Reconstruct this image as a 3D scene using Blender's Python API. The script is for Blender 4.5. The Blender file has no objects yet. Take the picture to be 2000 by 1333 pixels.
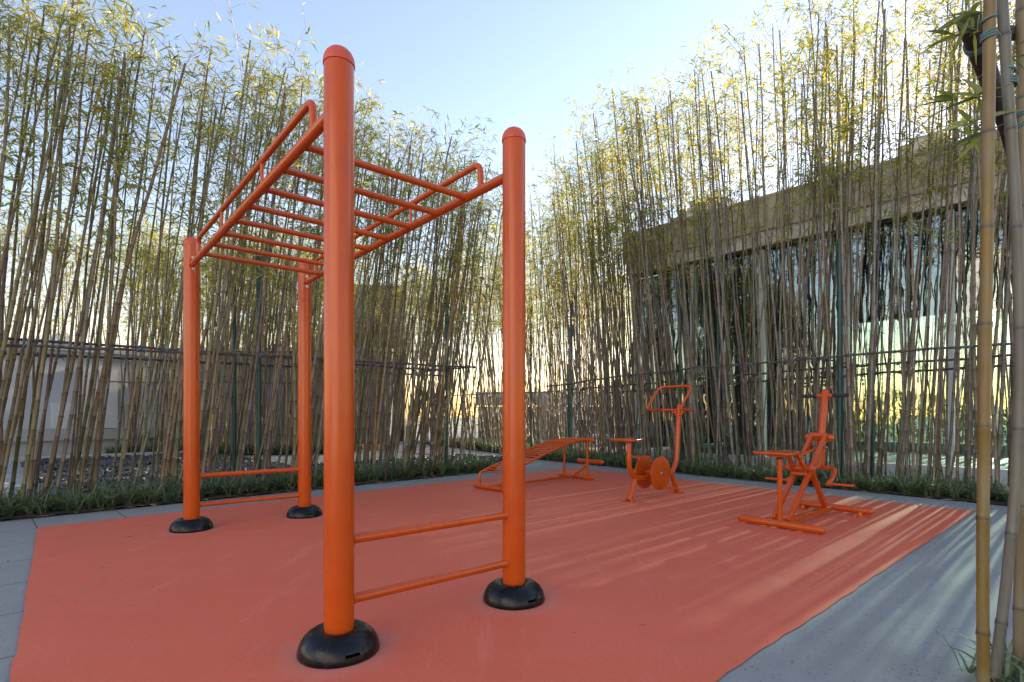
import bpy, math, random
import numpy as np
from mathutils import Vector, Matrix

random.seed(7)
C = bpy.context.scene.collection
V = Vector
ZU = Vector((0, 0, 1))
F, CX, HY, H = 1050.0, 1000.0, 811.0, 0.95      # focal length and horizon of the photograph in its pixels, eye height in metres

def gp(px, py):                       # a point of the ground
    z = F * H / (py - HY)
    return ((px - CX) / F * z, z)

# ------------------------------------------------------------------ frames of the site
A = (-3.97, 4.50); B = (1.112, 9.573); Cc = (4.544, 5.278); D0 = (-0.711, 0.642)
def Lp(s, n, z=0.0): return V((A[0] + .7075 * s - .7067 * n, A[1] + .7067 * s + .7075 * n, z))   # along the back-left edge of the court
def Rp(s, n, z=0.0): return V((B[0] + .624 * s + .781 * n, B[1] - .781 * s + .624 * n, z))       # along the back-right edge
def Fp(t, d, z=0.0): return V((5.39 - .697 * t + .717 * d, 8.84 + .717 * t + .697 * d, z))       # along the pavilion front

# ------------------------------------------------------------------ materials
def mat(name):
    m = bpy.data.materials.new(name); m.use_nodes = True
    nt = m.node_tree; b = nt.nodes['Principled BSDF']
    return m, nt, b
def N(nt, t, **kw):
    n = nt.nodes.new(t)
    for k, v in kw.items(): setattr(n, k, v)
    return n
def L(nt, a, b): nt.links.new(a, b)
def ramp(nt, fac, stops):
    r = N(nt, 'ShaderNodeValToRGB')
    e = r.color_ramp.elements
    while len(e) < len(stops): e.new(0.5)
    for i, (p, c) in enumerate(stops):
        e[i].position = p; e[i].color = (c[0], c[1], c[2], 1) if not isinstance(c, float) else (c, c, c, 1)
    L(nt, fac, r.inputs[0]); return r.outputs[0]
def noise(nt, vec, scale, detail=4, rough=.55, dist=0):
    n = N(nt, 'ShaderNodeTexNoise'); n.inputs['Scale'].default_value = scale; n.inputs['Detail'].default_value = detail
    n.inputs['Roughness'].default_value = rough; n.inputs['Distortion'].default_value = dist
    if vec is not None: L(nt, vec, n.inputs['Vector'])
    return n.outputs['Fac']
def mixc(nt, fac, a, b, mode='MIX'):
    m = N(nt, 'ShaderNodeMix', data_type='RGBA', blend_type=mode)
    if isinstance(fac, float): m.inputs[0].default_value = fac
    else: L(nt, fac, m.inputs[0])
    for v, i in ((a, 6), (b, 7)):
        if isinstance(v, tuple): m.inputs[i].default_value = (v[0], v[1], v[2], 1)
        else: L(nt, v, m.inputs[i])
    return m.outputs[2]
def math_(nt, op, a, b=None):
    m = N(nt, 'ShaderNodeMath', operation=op)
    for i, v in enumerate((a, b)):
        if v is None: continue
        if isinstance(v, (int, float)): m.inputs[i].default_value = v
        else: L(nt, v, m.inputs[i])
    return m.outputs[0]
def bump(nt, b, h, strength=.3, dist=.01):
    n = N(nt, 'ShaderNodeBump'); n.inputs['Strength'].default_value = strength; n.inputs['Distance'].default_value = dist
    L(nt, h, n.inputs['Height']); L(nt, n.outputs[0], b.inputs['Normal'])
def coords(nt, kind='Object'): return N(nt, 'ShaderNodeTexCoord').outputs[kind]
def mapping(nt, vec, scale=(1, 1, 1), rot=(0, 0, 0), loc=(0, 0, 0)):
    m = N(nt, 'ShaderNodeMapping'); m.inputs['Scale'].default_value = scale; m.inputs['Rotation'].default_value = rot; m.inputs['Location'].default_value = loc
    L(nt, vec, m.inputs['Vector']); return m.outputs[0]

def simple(name, col, rough=.6, var=.15, scale=6, metallic=0.0, coat=0.0, bumpy=0.0, spec=.5):
    m, nt, b = mat(name)
    co = coords(nt)
    f = noise(nt, co, scale)
    d = tuple(c * (1 - var) for c in col); l = tuple(min(1, c * (1 + var)) for c in col)
    L(nt, ramp(nt, f, [(.3, d), (.7, l)]), b.inputs['Base Color'])
    b.inputs['Roughness'].default_value = rough; b.inputs['Metallic'].default_value = metallic
    b.inputs['Coat Weight'].default_value = coat; b.inputs['Specular IOR Level'].default_value = spec
    if bumpy: bump(nt, b, noise(nt, co, scale * 12, 6), bumpy, .004)
    return m

def orange_paint(name):
    m, nt, b = mat(name)
    co = coords(nt)
    f = noise(nt, co, 9, 5); g = noise(nt, co, 70, 3)
    c1 = ramp(nt, f, [(.25, (.45, .064, .004)), (.75, (.51, .078, .005))])
    chips = ramp(nt, noise(nt, co, 38, 2), [(.77, 0.0), (.80, 1.0)])
    grime = ramp(nt, noise(nt, mapping(nt, co, (26, 26, 1.6)), 1.0, 6, .7), [(.52, 0.0), (.72, .30)])
    c1 = mixc(nt, grime, c1, (.30, .050, .012))
    worn = ramp(nt, noise(nt, co, 24, 6, .75), [(.66, 0.0), (.74, .45)])
    c1 = mixc(nt, worn, c1, (.56, .13, .04))
    L(nt, mixc(nt, math_(nt, 'MULTIPLY', chips, .25), c1, (.25, .05, .02)), b.inputs['Base Color'])
    L(nt, ramp(nt, f, [(.2, .16), (.8, .27)]), b.inputs['Roughness'])
    b.inputs['Specular IOR Level'].default_value = .42
    bump(nt, b, g, .05, .002)
    return m

M = {}
M['orange'] = orange_paint('orange_paint')
M['cap'] = simple('red_plastic_cap', (.52, .075, .035), .45, .12, 20)
M['black'] = None
def black_rubber():
    m, nt, b = mat('black_rubber_cover'); co = coords(nt)
    f = noise(nt, co, 14, 5)
    L(nt, ramp(nt, f, [(.3, (.003, .004, .006)), (.75, (.006, .007, .011))]), b.inputs['Base Color'])
    L(nt, ramp(nt, noise(nt, co, 30, 4), [(.3, .20), (.7, .36)]), b.inputs['Roughness'])
    b.inputs['Specular IOR Level'].default_value = .3; bump(nt, b, noise(nt, co, 60, 5), .08, .003); return m
M['black'] = black_rubber()
M['grip'] = simple('black_grip', (.012, .013, .016), .5, .2, 60, bumpy=.3)
M['steel'] = simple('steel_bolt', (.62, .62, .64), .25, .1, 40, metallic=1.0)
M['green'] = simple('dark_green_paint', (.010, .060, .055), .42, .25, 8)

def court_mat():
    m, nt, b = mat('red_court_coating'); co = coords(nt)
    big = noise(nt, co, .55, 5, .6); mid = noise(nt, mapping(nt, co, (1.1, 5, 1), (0, 0, math.radians(-48))), 1.1, 5); fine = noise(nt, co, 260, 3, .7); g2 = noise(nt, co, 60, 4)
    c = ramp(nt, big, [(.3, (.71, .130, .064)), (.7, (.78, .152, .080))])
    c = mixc(nt, ramp(nt, mid, [(.45, 0.0), (.8, .35)]), c, (.76, .20, .125))
    c = mixc(nt, ramp(nt, fine, [(.35, .35), (.65, 0.0)]), c, (.50, .085, .045))
    sp = N(nt, 'ShaderNodeTexVoronoi'); sp.inputs['Scale'].default_value = 9; L(nt, co, sp.inputs['Vector'])
    c = mixc(nt, ramp(nt, sp.outputs['Distance'], [(.025, .5), (.045, 0.0)]), c, (.62, .36, .27))
    dirt = ramp(nt, noise(nt, co, 1.7, 6, .65), [(.55, 0.0), (.8, .35)])
    c = mixc(nt, dirt, c, (.52, .14, .09))
    gr = N(nt, 'ShaderNodeTexVoronoi'); gr.inputs['Scale'].default_value = 320; L(nt, co, gr.inputs['Vector'])
    c = mixc(nt, ramp(nt, gr.outputs['Color'], [(.2, .28), (.5, 0.0)]), c, (.42, .075, .045))
    scuff = noise(nt, mapping(nt, co, (2.2, .35, 1), (0, 0, math.radians(35))), 3.5, 7, .7)
    c = mixc(nt, ramp(nt, scuff, [(.56, 0.0), (.72, .38)]), c, (.78, .26, .19))
    ring = None
    for ss in (-1, 1):
        for sw in (-1, 1):
            px_, py_ = -1.314 + .7604 * sw * .46 - .6494 * ss * 1.5, 3.583 + .6494 * sw * .46 + .7604 * ss * 1.5
            vd = N(nt, 'ShaderNodeVectorMath', operation='DISTANCE'); L(nt, co, vd.inputs[0]); vd.inputs[1].default_value = (px_, py_, .009)
            d_ = math_(nt, 'ADD', vd.outputs['Value'], math_(nt, 'MULTIPLY', noise(nt, co, 7, 4), .10))
            r_ = ramp(nt, d_, [(.20, .75), (.235, .45), (.32, 0.0)])
            ring = r_ if ring is None else math_(nt, 'MAXIMUM', ring, r_)
    c = mixc(nt, math_(nt, 'MULTIPLY', ring, .55), c, (.62, .30, .26))
    L(nt, c, b.inputs['Base Color']); b.inputs['Roughness'].default_value = .72
    L(nt, ramp(nt, g2, [(.3, .62), (.7, .8)]), b.inputs['Roughness'])
    bump(nt, b, fine, .25, .003); return m
M['court'] = court_mat()

def paving_mat(name, joints):
    m, nt, b = mat(name); co = coords(nt)
    big = noise(nt, co, .8, 6, .6); mid = noise(nt, co, 5, 6, .65); fine = noise(nt, co, 160, 3, .7)
    c = ramp(nt, big, [(.3, (.265, .27, .275)), (.7, (.345, .35, .352))])
    c = mixc(nt, ramp(nt, mid, [(.4, .45), (.7, 0.0)]), c, (.245, .24, .23))
    vo = N(nt, 'ShaderNodeTexVoronoi'); vo.inputs['Scale'].default_value = 62; L(nt, mapping(nt, co, (1, .7, 1), (0, 0, .7)), vo.inputs['Vector'])
    vsz = ramp(nt, noise(nt, co, 3, 3), [(.35, .15), (.65, .30)])
    sc_ = N(nt, 'ShaderNodeSeparateColor'); L(nt, vo.outputs['Color'], sc_.inputs[0])
    fl = math_(nt, 'MULTIPLY', math_(nt, 'LESS_THAN', vo.outputs['Distance'], math_(nt, 'MULTIPLY', math_(nt, 'ADD', vsz, .12), sc_.outputs[1])), math_(nt, 'LESS_THAN', sc_.outputs[0], .6))
    c = mixc(nt, math_(nt, 'MULTIPLY', fl, .62), c, (.085, .09, .10))
    c = mixc(nt, ramp(nt, fine, [(.35, .4), (.65, 0.0)]), c, (.17, .175, .18))
    h = fine
    if joints:
        # slab joints on the court's own grid
        mp = mapping(nt, co, (1, 1, 1), (0, 0, -math.atan2(.7067, .7075)))
        sx = N(nt, 'ShaderNodeSeparateXYZ'); L(nt, mp, sx.inputs[0])
        lines = None
        for o, off in ((0, A[0] * .7075 + A[1] * .7067), (1, -A[0] * .7067 + A[1] * .7075)):
            u = math_(nt, 'ADD', sx.outputs[o], -off + 62.0 + .006)
            fr = math_(nt, 'MODULO', u, .62)
            ln = math_(nt, 'LESS_THAN', fr, .009)
            lines = ln if lines is None else math_(nt, 'MAXIMUM', lines, ln)
        c = mixc(nt, math_(nt, 'MULTIPLY', lines, .9), c, (.045, .047, .05))
        h = math_(nt, 'SUBTRACT', fine, math_(nt, 'MULTIPLY', lines, 2.0))
    L(nt, c, b.inputs['Base Color']); b.inputs['Roughness'].default_value = .8
    bump(nt, b, h, .35, .003); return m
M['slab'] = paving_mat('grey_slab_paving', True)
M['concrete'] = paving_mat('speckled_concrete', False)
M['ground'] = simple('pale_ground', (.26, .26, .25), .9, .25, .6, bumpy=.2)
M['soil'] = simple('dark_soil', (.045, .034, .025), .95, .45, 18, bumpy=.9)
M['slate'] = simple('dark_slate', (.035, .037, .042), .45, .5, 3)
M['kerb'] = simple('stone_kerb', (.34, .34, .33), .8, .15, 9, bumpy=.3)

def culm_mat():
    m, nt, b = mat('bamboo_culm'); co = coords(nt)
    oi = N(nt, 'ShaderNodeObjectInfo'); at = N(nt, 'ShaderNodeAttribute', attribute_name='tint'); nd = N(nt, 'ShaderNodeAttribute', attribute_name='node')
    c = mixc(nt, 1.0, oi.outputs['Color'], at.outputs['Color'], 'MULTIPLY')
    st = noise(nt, mapping(nt, co, (60, 60, 2.2)), 1.0, 4); bl = noise(nt, co, 3.2, 5, .6)
    c = mixc(nt, ramp(nt, st, [(.35, .55), (.7, 0.0)]), c, mixc(nt, 1.0, c, (.45, .42, .42), 'MULTIPLY'))
    c = mixc(nt, ramp(nt, bl, [(.48, 0.0), (.75, .5)]), c, (.26, .235, .20))
    sp = ramp(nt, noise(nt, co, 55, 4, .7), [(.62, 0.0), (.74, .55)])
    c = mixc(nt, sp, c, (.05, .042, .036))
    c = mixc(nt, math_(nt, 'MULTIPLY', nd.outputs['Fac'], .8), c, (.030, .026, .024))
    L(nt, c, b.inputs['Base Color']); b.inputs['Roughness'].default_value = .42
    L(nt, ramp(nt, bl, [(.3, .36), (.7, .55)]), b.inputs['Roughness'])
    bump(nt, b, st, .08, .002); return m
M['culm'] = culm_mat()
def leaf_mat(name, att='tint', trans=.55, boost=2.0):
    m, nt, b = mat(name); nt.nodes.remove(b)
    out = nt.nodes['Material Output']
    at = N(nt, 'ShaderNodeAttribute', attribute_name=att)
    d = N(nt, 'ShaderNodeBsdfDiffuse'); t = N(nt, 'ShaderNodeBsdfTranslucent'); g = N(nt, 'ShaderNodeBsdfGlossy'); g.inputs['Roughness'].default_value = .42
    L(nt, at.outputs['Color'], d.inputs[0])
    tc = mixc(nt, 1.0, at.outputs['Color'], (boost * 1.15, boost, boost * .55), 'MULTIPLY'); L(nt, tc, t.inputs[0])
    g.inputs[0].default_value = (.75, .8, .85, 1)
    m1 = N(nt, 'ShaderNodeMixShader'); m1.inputs[0].default_value = trans; L(nt, d.outputs[0], m1.inputs[1]); L(nt, t.outputs[0], m1.inputs[2])
    m2 = N(nt, 'ShaderNodeMixShader'); m2.inputs[0].default_value = .06; L(nt, m1.outputs[0], m2.inputs[1]); L(nt, g.outputs[0], m2.inputs[2])
    L(nt, m2.outputs[0], out.inputs[0]); return m
M['leaf'] = leaf_mat('bamboo_leaf')
M['grass'] = leaf_mat('border_grass_blade', trans=.3, boost=1.5)
M['dryleaf'] = leaf_mat('dry_leaf', trans=.15, boost=1.0)
M['rail'] = simple('weathered_rail', (.085, .055, .042), .6, .45, 14, bumpy=.2)
M['twine'] = simple('teal_twine', (.095, .17, .195), .6, .2, 40)
M['log'] = simple('dark_log', (.030, .022, .018), .7, .4, 22, bumpy=.5)

def glass_mat(name, tint, refl=.10, wav=0.0):
    m, nt, b = mat(name); nt.nodes.remove(b); out = nt.nodes['Material Output']
    t = N(nt, 'ShaderNodeBsdfTransparent'); t.inputs[0].default_value = (*tint, 1)
    g = N(nt, 'ShaderNodeBsdfGlossy'); g.inputs['Roughness'].default_value = .015; g.inputs[0].default_value = (.92, .97, 1, 1)
    fr = N(nt, 'ShaderNodeFresnel'); fr.inputs[0].default_value = 1.5
    if wav:
        bn = N(nt, 'ShaderNodeBump'); bn.inputs['Strength'].default_value = wav; bn.inputs['Distance'].default_value = .05
        L(nt, noise(nt, coords(nt), 1.6, 2), bn.inputs['Height']); L(nt, bn.outputs[0], g.inputs['Normal'])
    f = math_(nt, 'ADD', fr.outputs[0], refl)
    mx = N(nt, 'ShaderNodeMixShader'); L(nt, f, mx.inputs[0]); L(nt, t.outputs[0], mx.inputs[1]); L(nt, g.outputs[0], mx.inputs[2])
    L(nt, mx.outputs[0], out.inputs[0]); return m
M['glass'] = glass_mat('tinted_glass', (.60, .72, .72), .12, .12)
M['glass_clear'] = glass_mat('clear_glass', (.86, .91, .90), .03)
def dark_reflective():
    m, nt, b = mat('dark_reflective_cladding'); co = coords(nt)
    b.inputs['Base Color'].default_value = (.055, .042, .032, 1); b.inputs['Roughness'].default_value = .1
    b.inputs['Specular IOR Level'].default_value = .9
    bump(nt, b, noise(nt, mapping(nt, co, (1, 1, .5)), 2.2, 3, dist=1.0), .5, .06); return m
M['dark_reflective'] = dark_reflective()
M['beige'] = simple('beige_render', (.53, .495, .455), .85, .08, 2.5, bumpy=.25)
M['roofstone'] = simple('pale_roof_stone', (.60, .54, .46), .85, .15, 4, bumpy=.3)
M['white_metal'] = simple('pale_metal_band', (.75, .75, .76), .45, .05, 3)
M['mullion'] = simple('grey_mullion', (.58, .60, .64), .4, .06, 5)
M['darkgap'] = simple('dark_gap', (.02, .02, .022), .6, .2, 5)
M['ceiling'] = simple('dark_ceiling', (.035, .035, .04), .7, .2, 3)
M['floor'] = simple('pale_floor_tiles', (.55, .55, .50), .5, .08, 3)
M['wallgrey'] = simple('grey_wall_render', (.42, .43, .46), .85, .07, 1.5, bumpy=.2)
M['wallbase'] = simple('grey_wall_base', (.36, .35, .33), .85, .1, 3, bumpy=.25)
M['cabinet'] = simple('pale_cabinet_paint', (.52, .53, .53), .5, .06, 3)
M['darkwall'] = simple('dark_grey_wall', (.13, .135, .16), .5, .15, 2)
M['louvre'] = simple('grey_louvre', (.30, .31, .33), .5, .1, 5)
M['blue'] = simple('blue_plastic', (.04, .08, .30), .5, .15, 6)
M['yellow'] = simple('yellow_plastic', (.70, .45, .05), .5, .1, 6)
M['silver'] = simple('silver_metal', (.70, .71, .72), .3, .08, 3, metallic=.9)
M['redlat'] = simple('red_lattice_paint', (.55, .07, .05), .6, .15, 5)
M['pale'] = simple('pale_building', (.62, .64, .66), .8, .08, 1)
M['paleglass'] = simple('distant_window', (.20, .26, .32), .3, .1, 1)
M['beigepanel'] = simple('beige_panel', (.55, .43, .32), .8, .12, 2)

# ------------------------------------------------------------------ mesh building
class MB:
    def __init__(s): s.v, s.f, s.m = [], [], []
    def add(s, vs, fs, mi=0):
        o = len(s.v); s.v += [tuple(p) for p in vs]; s.f += [tuple(i + o for i in f) for f in fs]; s.m += [mi] * len(fs)
    def box(s, c, ax, h, mi=0):
        c = V(c); ax = [V(a).normalized() * k for a, k in zip(ax, h)]
        vs = [c + ax[0] * i + ax[1] * j + ax[2] * k for k in (-1, 1) for j in (-1, 1) for i in (-1, 1)]
        s.add(vs, [(0, 2, 3, 1), (4, 5, 7, 6), (0, 1, 5, 4), (2, 6, 7, 3), (0, 4, 6, 2), (1, 3, 7, 5)], mi)
    def tube(s, pts, r, n=14, caps='flat', mi=0):
        pts = [V(p) for p in pts]
        rs = list(r) if isinstance(r, (list, tuple)) else [r] * len(pts)
        if caps == 'round':
            d0 = (pts[0] - pts[1]).normalized(); d1 = (pts[-1] - pts[-2]).normalized()
            r0, r1 = rs[0], rs[-1]
            pre = [(pts[0] + d0 * r0 * k * .9, r0 * math.sqrt(max(0, 1 - k * k))) for k in (.98, .8, .5)]
            post = [(pts[-1] + d1 * r1 * k * .9, r1 * math.sqrt(max(0, 1 - k * k))) for k in (.5, .8, .98)]
            pts = [p for p, _ in pre] + pts + [p for p, _ in post]; rs = [q for _, q in pre] + rs + [q for _, q in post]
        t0 = (pts[1] - pts[0]).normalized()
        up = V((0, 0, 1)) if abs(t0.z) < .9 else V((1, 0, 0))
        u = t0.cross(up).normalized()
        rings = []; prev = t0
        for i, p in enumerate(pts):
            a = pts[max(0, i - 1)]; b = pts[min(len(pts) - 1, i + 1)]
            t = (b - a)
            t = t.normalized() if t.length > 1e-9 else prev
            q = prev.rotation_difference(t); u = q @ u; prev = t
            w = t.cross(u).normalized(); u = w.cross(t).normalized()
            rings.append([p + (u * math.cos(2 * math.pi * k / n) + w * math.sin(2 * math.pi * k / n)) * rs[i] for k in range(n)])
        vs = [p for rg in rings for p in rg]; fs = []
        for i in range(len(rings) - 1):
            for k in range(n):
                k2 = (k + 1) % n
                fs.append((i * n + k, i * n + k2, (i + 1) * n + k2, (i + 1) * n + k))
        fs.append(tuple(range(n - 1, -1, -1))); e = (len(rings) - 1) * n; fs.append(tuple(range(e, e + n)))
        s.add(vs, fs, mi)
    def lathe(s, prof, c=(0, 0, 0), n=40, mi=0, sx=1, sy=1, rot=None):
        c = V(c); vs = []; fs = []; k = len(prof)
        for i in range(n):
            a = 2 * math.pi * i / n
            for r, z in prof:
                p = V((r * math.cos(a) * sx, r * math.sin(a) * sy, z))
                vs.append(c + (rot @ p if rot else p))
        for i in range(n):
            j = (i + 1) % n
            for q in range(k - 1): fs.append((i * k + q, j * k + q, j * k + q + 1, i * k + q + 1))
        s.add(vs, fs, mi)
    def prism(s, out, z0, z1, fn=lambda a, b, z: V((a, b, z)), mi=0):
        n = len(out)
        vs = [fn(a, b, z0) for a, b in out] + [fn(a, b, z1) for a, b in out]
        fs = [tuple(range(n - 1, -1, -1)), tuple(range(n, 2 * n))] + [(i, (i + 1) % n, n + (i + 1) % n, n + i) for i in range(n)]
        s.add(vs, fs, mi)
    def build(s, name, mats, parent=None, smooth=True, bevel=0, angle=38):
        me = bpy.data.meshes.new(name); me.from_pydata(s.v, [], s.f)
        for m in (mats if isinstance(mats, (list, tuple)) else [mats]): me.materials.append(m)
        for p, i in zip(me.polygons, s.m): p.material_index = i
        me.update()
        import bmesh
        bm = bmesh.new(); bm.from_mesh(me); bmesh.ops.recalc_face_normals(bm, faces=bm.faces); bm.to_mesh(me); bm.free()
        if smooth:
            me.shade_smooth(); me.set_sharp_from_angle(angle=math.radians(angle))
        o = bpy.data.objects.new(name, me); C.objects.link(o)
        if parent is not None: put(o, parent)
        if bevel:
            b = o.modifiers.new('bevel', 'BEVEL'); b.width = bevel; b.segments = 2; b.limit_method = 'ANGLE'; b.angle_limit = math.radians(40)
        return o
def put(o, parent):                 # parent, keeping the mesh where it was built in world space
    o.parent = parent
    m = Matrix.Identity(4); p = parent
    while p is not None:
        m = (p.matrix_parent_inverse @ p.matrix_basis if p.parent is not None else p.matrix_basis) @ m; p = p.parent
    o.matrix_parent_inverse = m.inverted()
def tag(o, label=None, cat=None, group=None, kind=None):
    if label: o['label'] = label
    if cat: o['category'] = cat
    if group: o['group'] = group
    if kind: o['kind'] = kind
    return o
def empty(name, loc, label, cat, group=None):
    o = bpy.data.objects.new(name, None); o.empty_display_size = .2; C.objects.link(o); o.location = loc
    return tag(o, label, cat, group)
def copy_tree(o, parent=None):
    c = o.copy(); C.objects.link(c)
    if parent is not None: c.parent = parent
    for ch in list(o.children): copy_tree(ch, c)
    return c
def one(name, mats, fn, parent=None, **kw):
    b = MB(); fn(b); return b.build(name, mats, parent, **kw)
def fillet(pts, r, seg=6):
    pts = [V(p) for p in pts]; out = [pts[0]]
    for i in range(1, len(pts) - 1):
        a, p, b = pts[i - 1], pts[i], pts[i + 1]
        u = (a - p); w = (b - p); rr = min(r, u.length * .49, w.length * .49)
        p0 = p + u.normalized() * rr; p1 = p + w.normalized() * rr
        for k in range(seg + 1):
            t = k / seg
            out.append(p0 * (1 - t) ** 2 + p * 2 * t * (1 - t) + p1 * t * t)
    out.append(pts[-1]); return out
def sheet(name, pts, z, m, kind='structure', thick=.0):
    b = MB()
    if thick: b.prism([(p[0], p[1]) for p in pts], z - thick, z)
    else: b.add([(p[0], p[1], z) for p in pts], [tuple(range(len(pts)))])
    o = b.build(name, m, smooth=False); return tag(o, kind=kind)
def mesh_np(name, verts, quads, mats, parent=None, attrs=(), smooth=True, mat_idx=None):
    me = bpy.data.meshes.new(name)
    nv, nf = len(verts), len(quads)
    me.vertices.add(nv); me.vertices.foreach_set('co', np.asarray(verts, np.float32).ravel())
    me.loops.add(nf * 4); me.loops.foreach_set('vertex_index', np.asarray(quads, np.int32).ravel())
    me.polygons.add(nf); me.polygons.foreach_set('loop_start', np.arange(nf, dtype=np.int32) * 4)
    for m in mats: me.materials.append(m)
    if mat_idx is not None: me.polygons.foreach_set('material_index', np.asarray(mat_idx, np.int32))
    me.update(calc_edges=True); me.validate()
    for an, data in attrs:
        if data.ndim == 2:
            a = me.attributes.new(an, 'FLOAT_COLOR', 'POINT'); a.data.foreach_set('color', np.hstack([data, np.ones((nv, 1))]).astype(np.float32).ravel())
        else:
            a = me.attributes.new(an, 'FLOAT', 'POINT'); a.data.foreach_set('value', data.astype(np.float32))
    if smooth: me.shade_smooth()
    o = bpy.data.objects.new(name, me); C.objects.link(o)
    if parent is not None: put(o, parent)
    return o

# ------------------------------------------------------------------ the ground
sheet('ground', [(-150, -40), (150, -40), (150, 220), (-150, 220)], -.012, M['ground'])
# speckled concrete round the right and front of the court, slabs round the left
def L2(s, n): p = Lp(s, n); return (p.x, p.y)
def R2(s, n): p = Rp(s, n); return (p.x, p.y)
sheet('slab_paving', [L2(-6, -8), L2(-.5, -8), L2(7.3, -1.0), L2(7.3, 1.0), L2(6.2, .9), L2(5.75, .62), L2(-6, .62)], .0, M['slab'])
sheet('concrete_paving', [R2(-2.5, .7), R2(7.6, .64), R2(12, .64), (9, -4), (-5.2, -4.0), (-3, -1.2), (-.9, .5), R2(-.2, -.5), R2(-2.5, -.2)], .004, M['concrete'])
sheet('garden_path', [L2(5.6, -.2), R2(-.3, -.1), R2(-.2, .66), (.75, 11.3), (-2.9, 17.6), (-4.0, 22), (-9, 22), (-5.2, 16.2), (-1.0, 11.9), L2(6.3, 1.6), L2(5.85, .6)], .002, M['concrete'])
rng = random.Random(3)
def wavy(p, q, n, amp):
    out = []
    for i in range(n):
        t = i / n; a = rng.uniform(-amp, amp) if i else 0
        dx, dy = q[0] - p[0], q[1] - p[1]; l = math.hypot(dx, dy)
        out.append((p[0] + dx * t - dy / l * a, p[1] + dy * t + dx / l * a))
    return out
court = sheet('court_surface', wavy(A, D0, 60, .006) + wavy(D0, Cc, 70, .006) + wavy(Cc, B, 40, .004) + wavy(B, A, 60, .004), .009, M['court'])

# planting beds
sheet('left_bed_soil', [L2(-6, .62), L2(5.75, .62), L2(6.0, 1.0), L2(5.9, 1.75), L2(-6, 1.9)], .02, M['soil'])
sheet('right_bed_soil', [R2(-2.0, .66), R2(9.5, .64), R2(9.5, 2.6), Fp(3.9, -.02)[:2], Fp(4.4, 1.5)[:2], R2(-2.6, 2.2)], .02, M['soil'])
sheet('back_bed_soil', [(.80, 11.3), R2(-2.0, 2.0), (2.3, 14), (.2, 19), (-3.4, 18.6)], .022, M['soil'])
sheet('near_bed_soil', [(1.56, -1.5), (1.60, 1.75), (1.74, 2.02), (2.3, 2.22), (5, 2.3), (5, -1.5)], .02, M['soil'])
sheet('rear_bed_soil', [(-9.75, 12.3), (-4.4, 13.0), (-4.2, 15.0), (-8.45, 15.0)], .024, M['soil'])
sheet('rear_court_surface', [(-8.9, 15.3), (-3.9, 15.2), (-3.6, 17.2), (-8.9, 17.3)], .028, M['court'])
sheet('light_plaza', [(1.2, 17.0), (9.5, 17.0), (10, 21.5), (.4, 21.5)], .012, M['floor'])

# dark slate chips behind the left bed
def chips(n, seed):
    r = np.random.RandomState(seed); vs = []; fs = []
    base = np.array([[x, y, z] for z in (-1, 1) for y in (-1, 1) for x in (-1, 1)], float)
    q = [(0, 2, 3, 1), (4, 5, 7, 6), (0, 1, 5, 4), (2, 6, 7, 3), (0, 4, 6, 2), (1, 3, 7, 5)]
    for i in range(n):
        if r.rand() < .72: s, nn = r.uniform(.25, 3.6), r.uniform(1.85, 8.0)
        else: s, nn = r.uniform(3.4, 7.4), r.uniform(1.7, 3.4)
        c = Lp(s, nn)
        sz = np.array([r.uniform(.02, .055), r.uniform(.015, .035), r.uniform(.006, .016)])
        p = base * sz * r.uniform(.7, 1.25, (8, 3))
        e = Matrix.Rotation(r.uniform(0, 6.28), 3, 'Z') @ Matrix.Rotation(r.uniform(-.6, .6), 3, 'X') @ Matrix.Rotation(r.uniform(-.6, .6), 3, 'Y')
        p = p @ np.array(e).T + np.array([c.x, c.y, .03 + r.uniform(0, .05)])
        vs.append(p); fs += [tuple(8 * i + k for k in f) for f in q]
    o = mesh_np('slate_chips', np.vstack(vs), np.array(fs), [M['slate']], smooth=False)
    return tag(o, 'dark slate chips spread behind the left bamboo bed', kind='stuff')
sheet('slate_bed', [L2(.2, 1.75), L2(7.5, 1.7), L2(7.7, 3.4), L2(3.8, 3.5), L2(3.6, 8.1), L2(.5, 8.1)], .026, M['slate'])
chips(5200, 5)
k = MB(); p0, p1 = Lp(.1, 8.2, 0), Lp(3.75, 8.2, 0)
k.box((p0 + p1) / 2 + V((0, 0, .05)), (p1 - p0, (p1 - p0).cross(V((0, 0, 1))), (0, 0, 1)), ((p1 - p0).length / 2, .07, .07))
tag(k.build('garden_kerb', M['kerb'], bevel=.008), 'pale stone kerb at the far edge of the slate chips', 'kerb')

# ------------------------------------------------------------------ bamboo
LEAFCOL = np.array([(.080, .120, .030), (.125, .170, .038), (.185, .225, .048), (.27, .29, .058), (.37, .34, .07), (.43, .36, .09), (.36, .24, .11)])
def tube_np(pts, rs, n):
    pts = np.asarray(pts); d = np.gradient(pts, axis=0); d /= np.linalg.norm(d, axis=1)[:, None] + 1e-9
    ref = np.array([1., 0, 0]) if abs(d[0][0]) < .8 else np.array([0, 1., 0])
    u = np.cross(d, ref); u /= np.linalg.norm(u, axis=1)[:, None]; w = np.cross(d, u)
    a = np.arange(n) * 2 * np.pi / n
    vs = pts[:, None, :] + (u[:, None, :] * np.cos(a)[None, :, None] + w[:, None, :] * np.sin(a)[None, :, None]) * np.asarray(rs)[:, None, None]
    vs = vs.reshape(-1, 3)
    i, k = np.meshgrid(np.arange(len(pts) - 1), np.arange(n), indexing='ij'); k2 = (k + 1) % n
    q = np.stack([i * n + k, i * n + k2, (i + 1) * n + k2, (i + 1) * n + k], -1).reshape(-1, 4)
    return vs, q
def norm(v): return v / (np.linalg.norm(v) + 1e-9)

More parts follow.
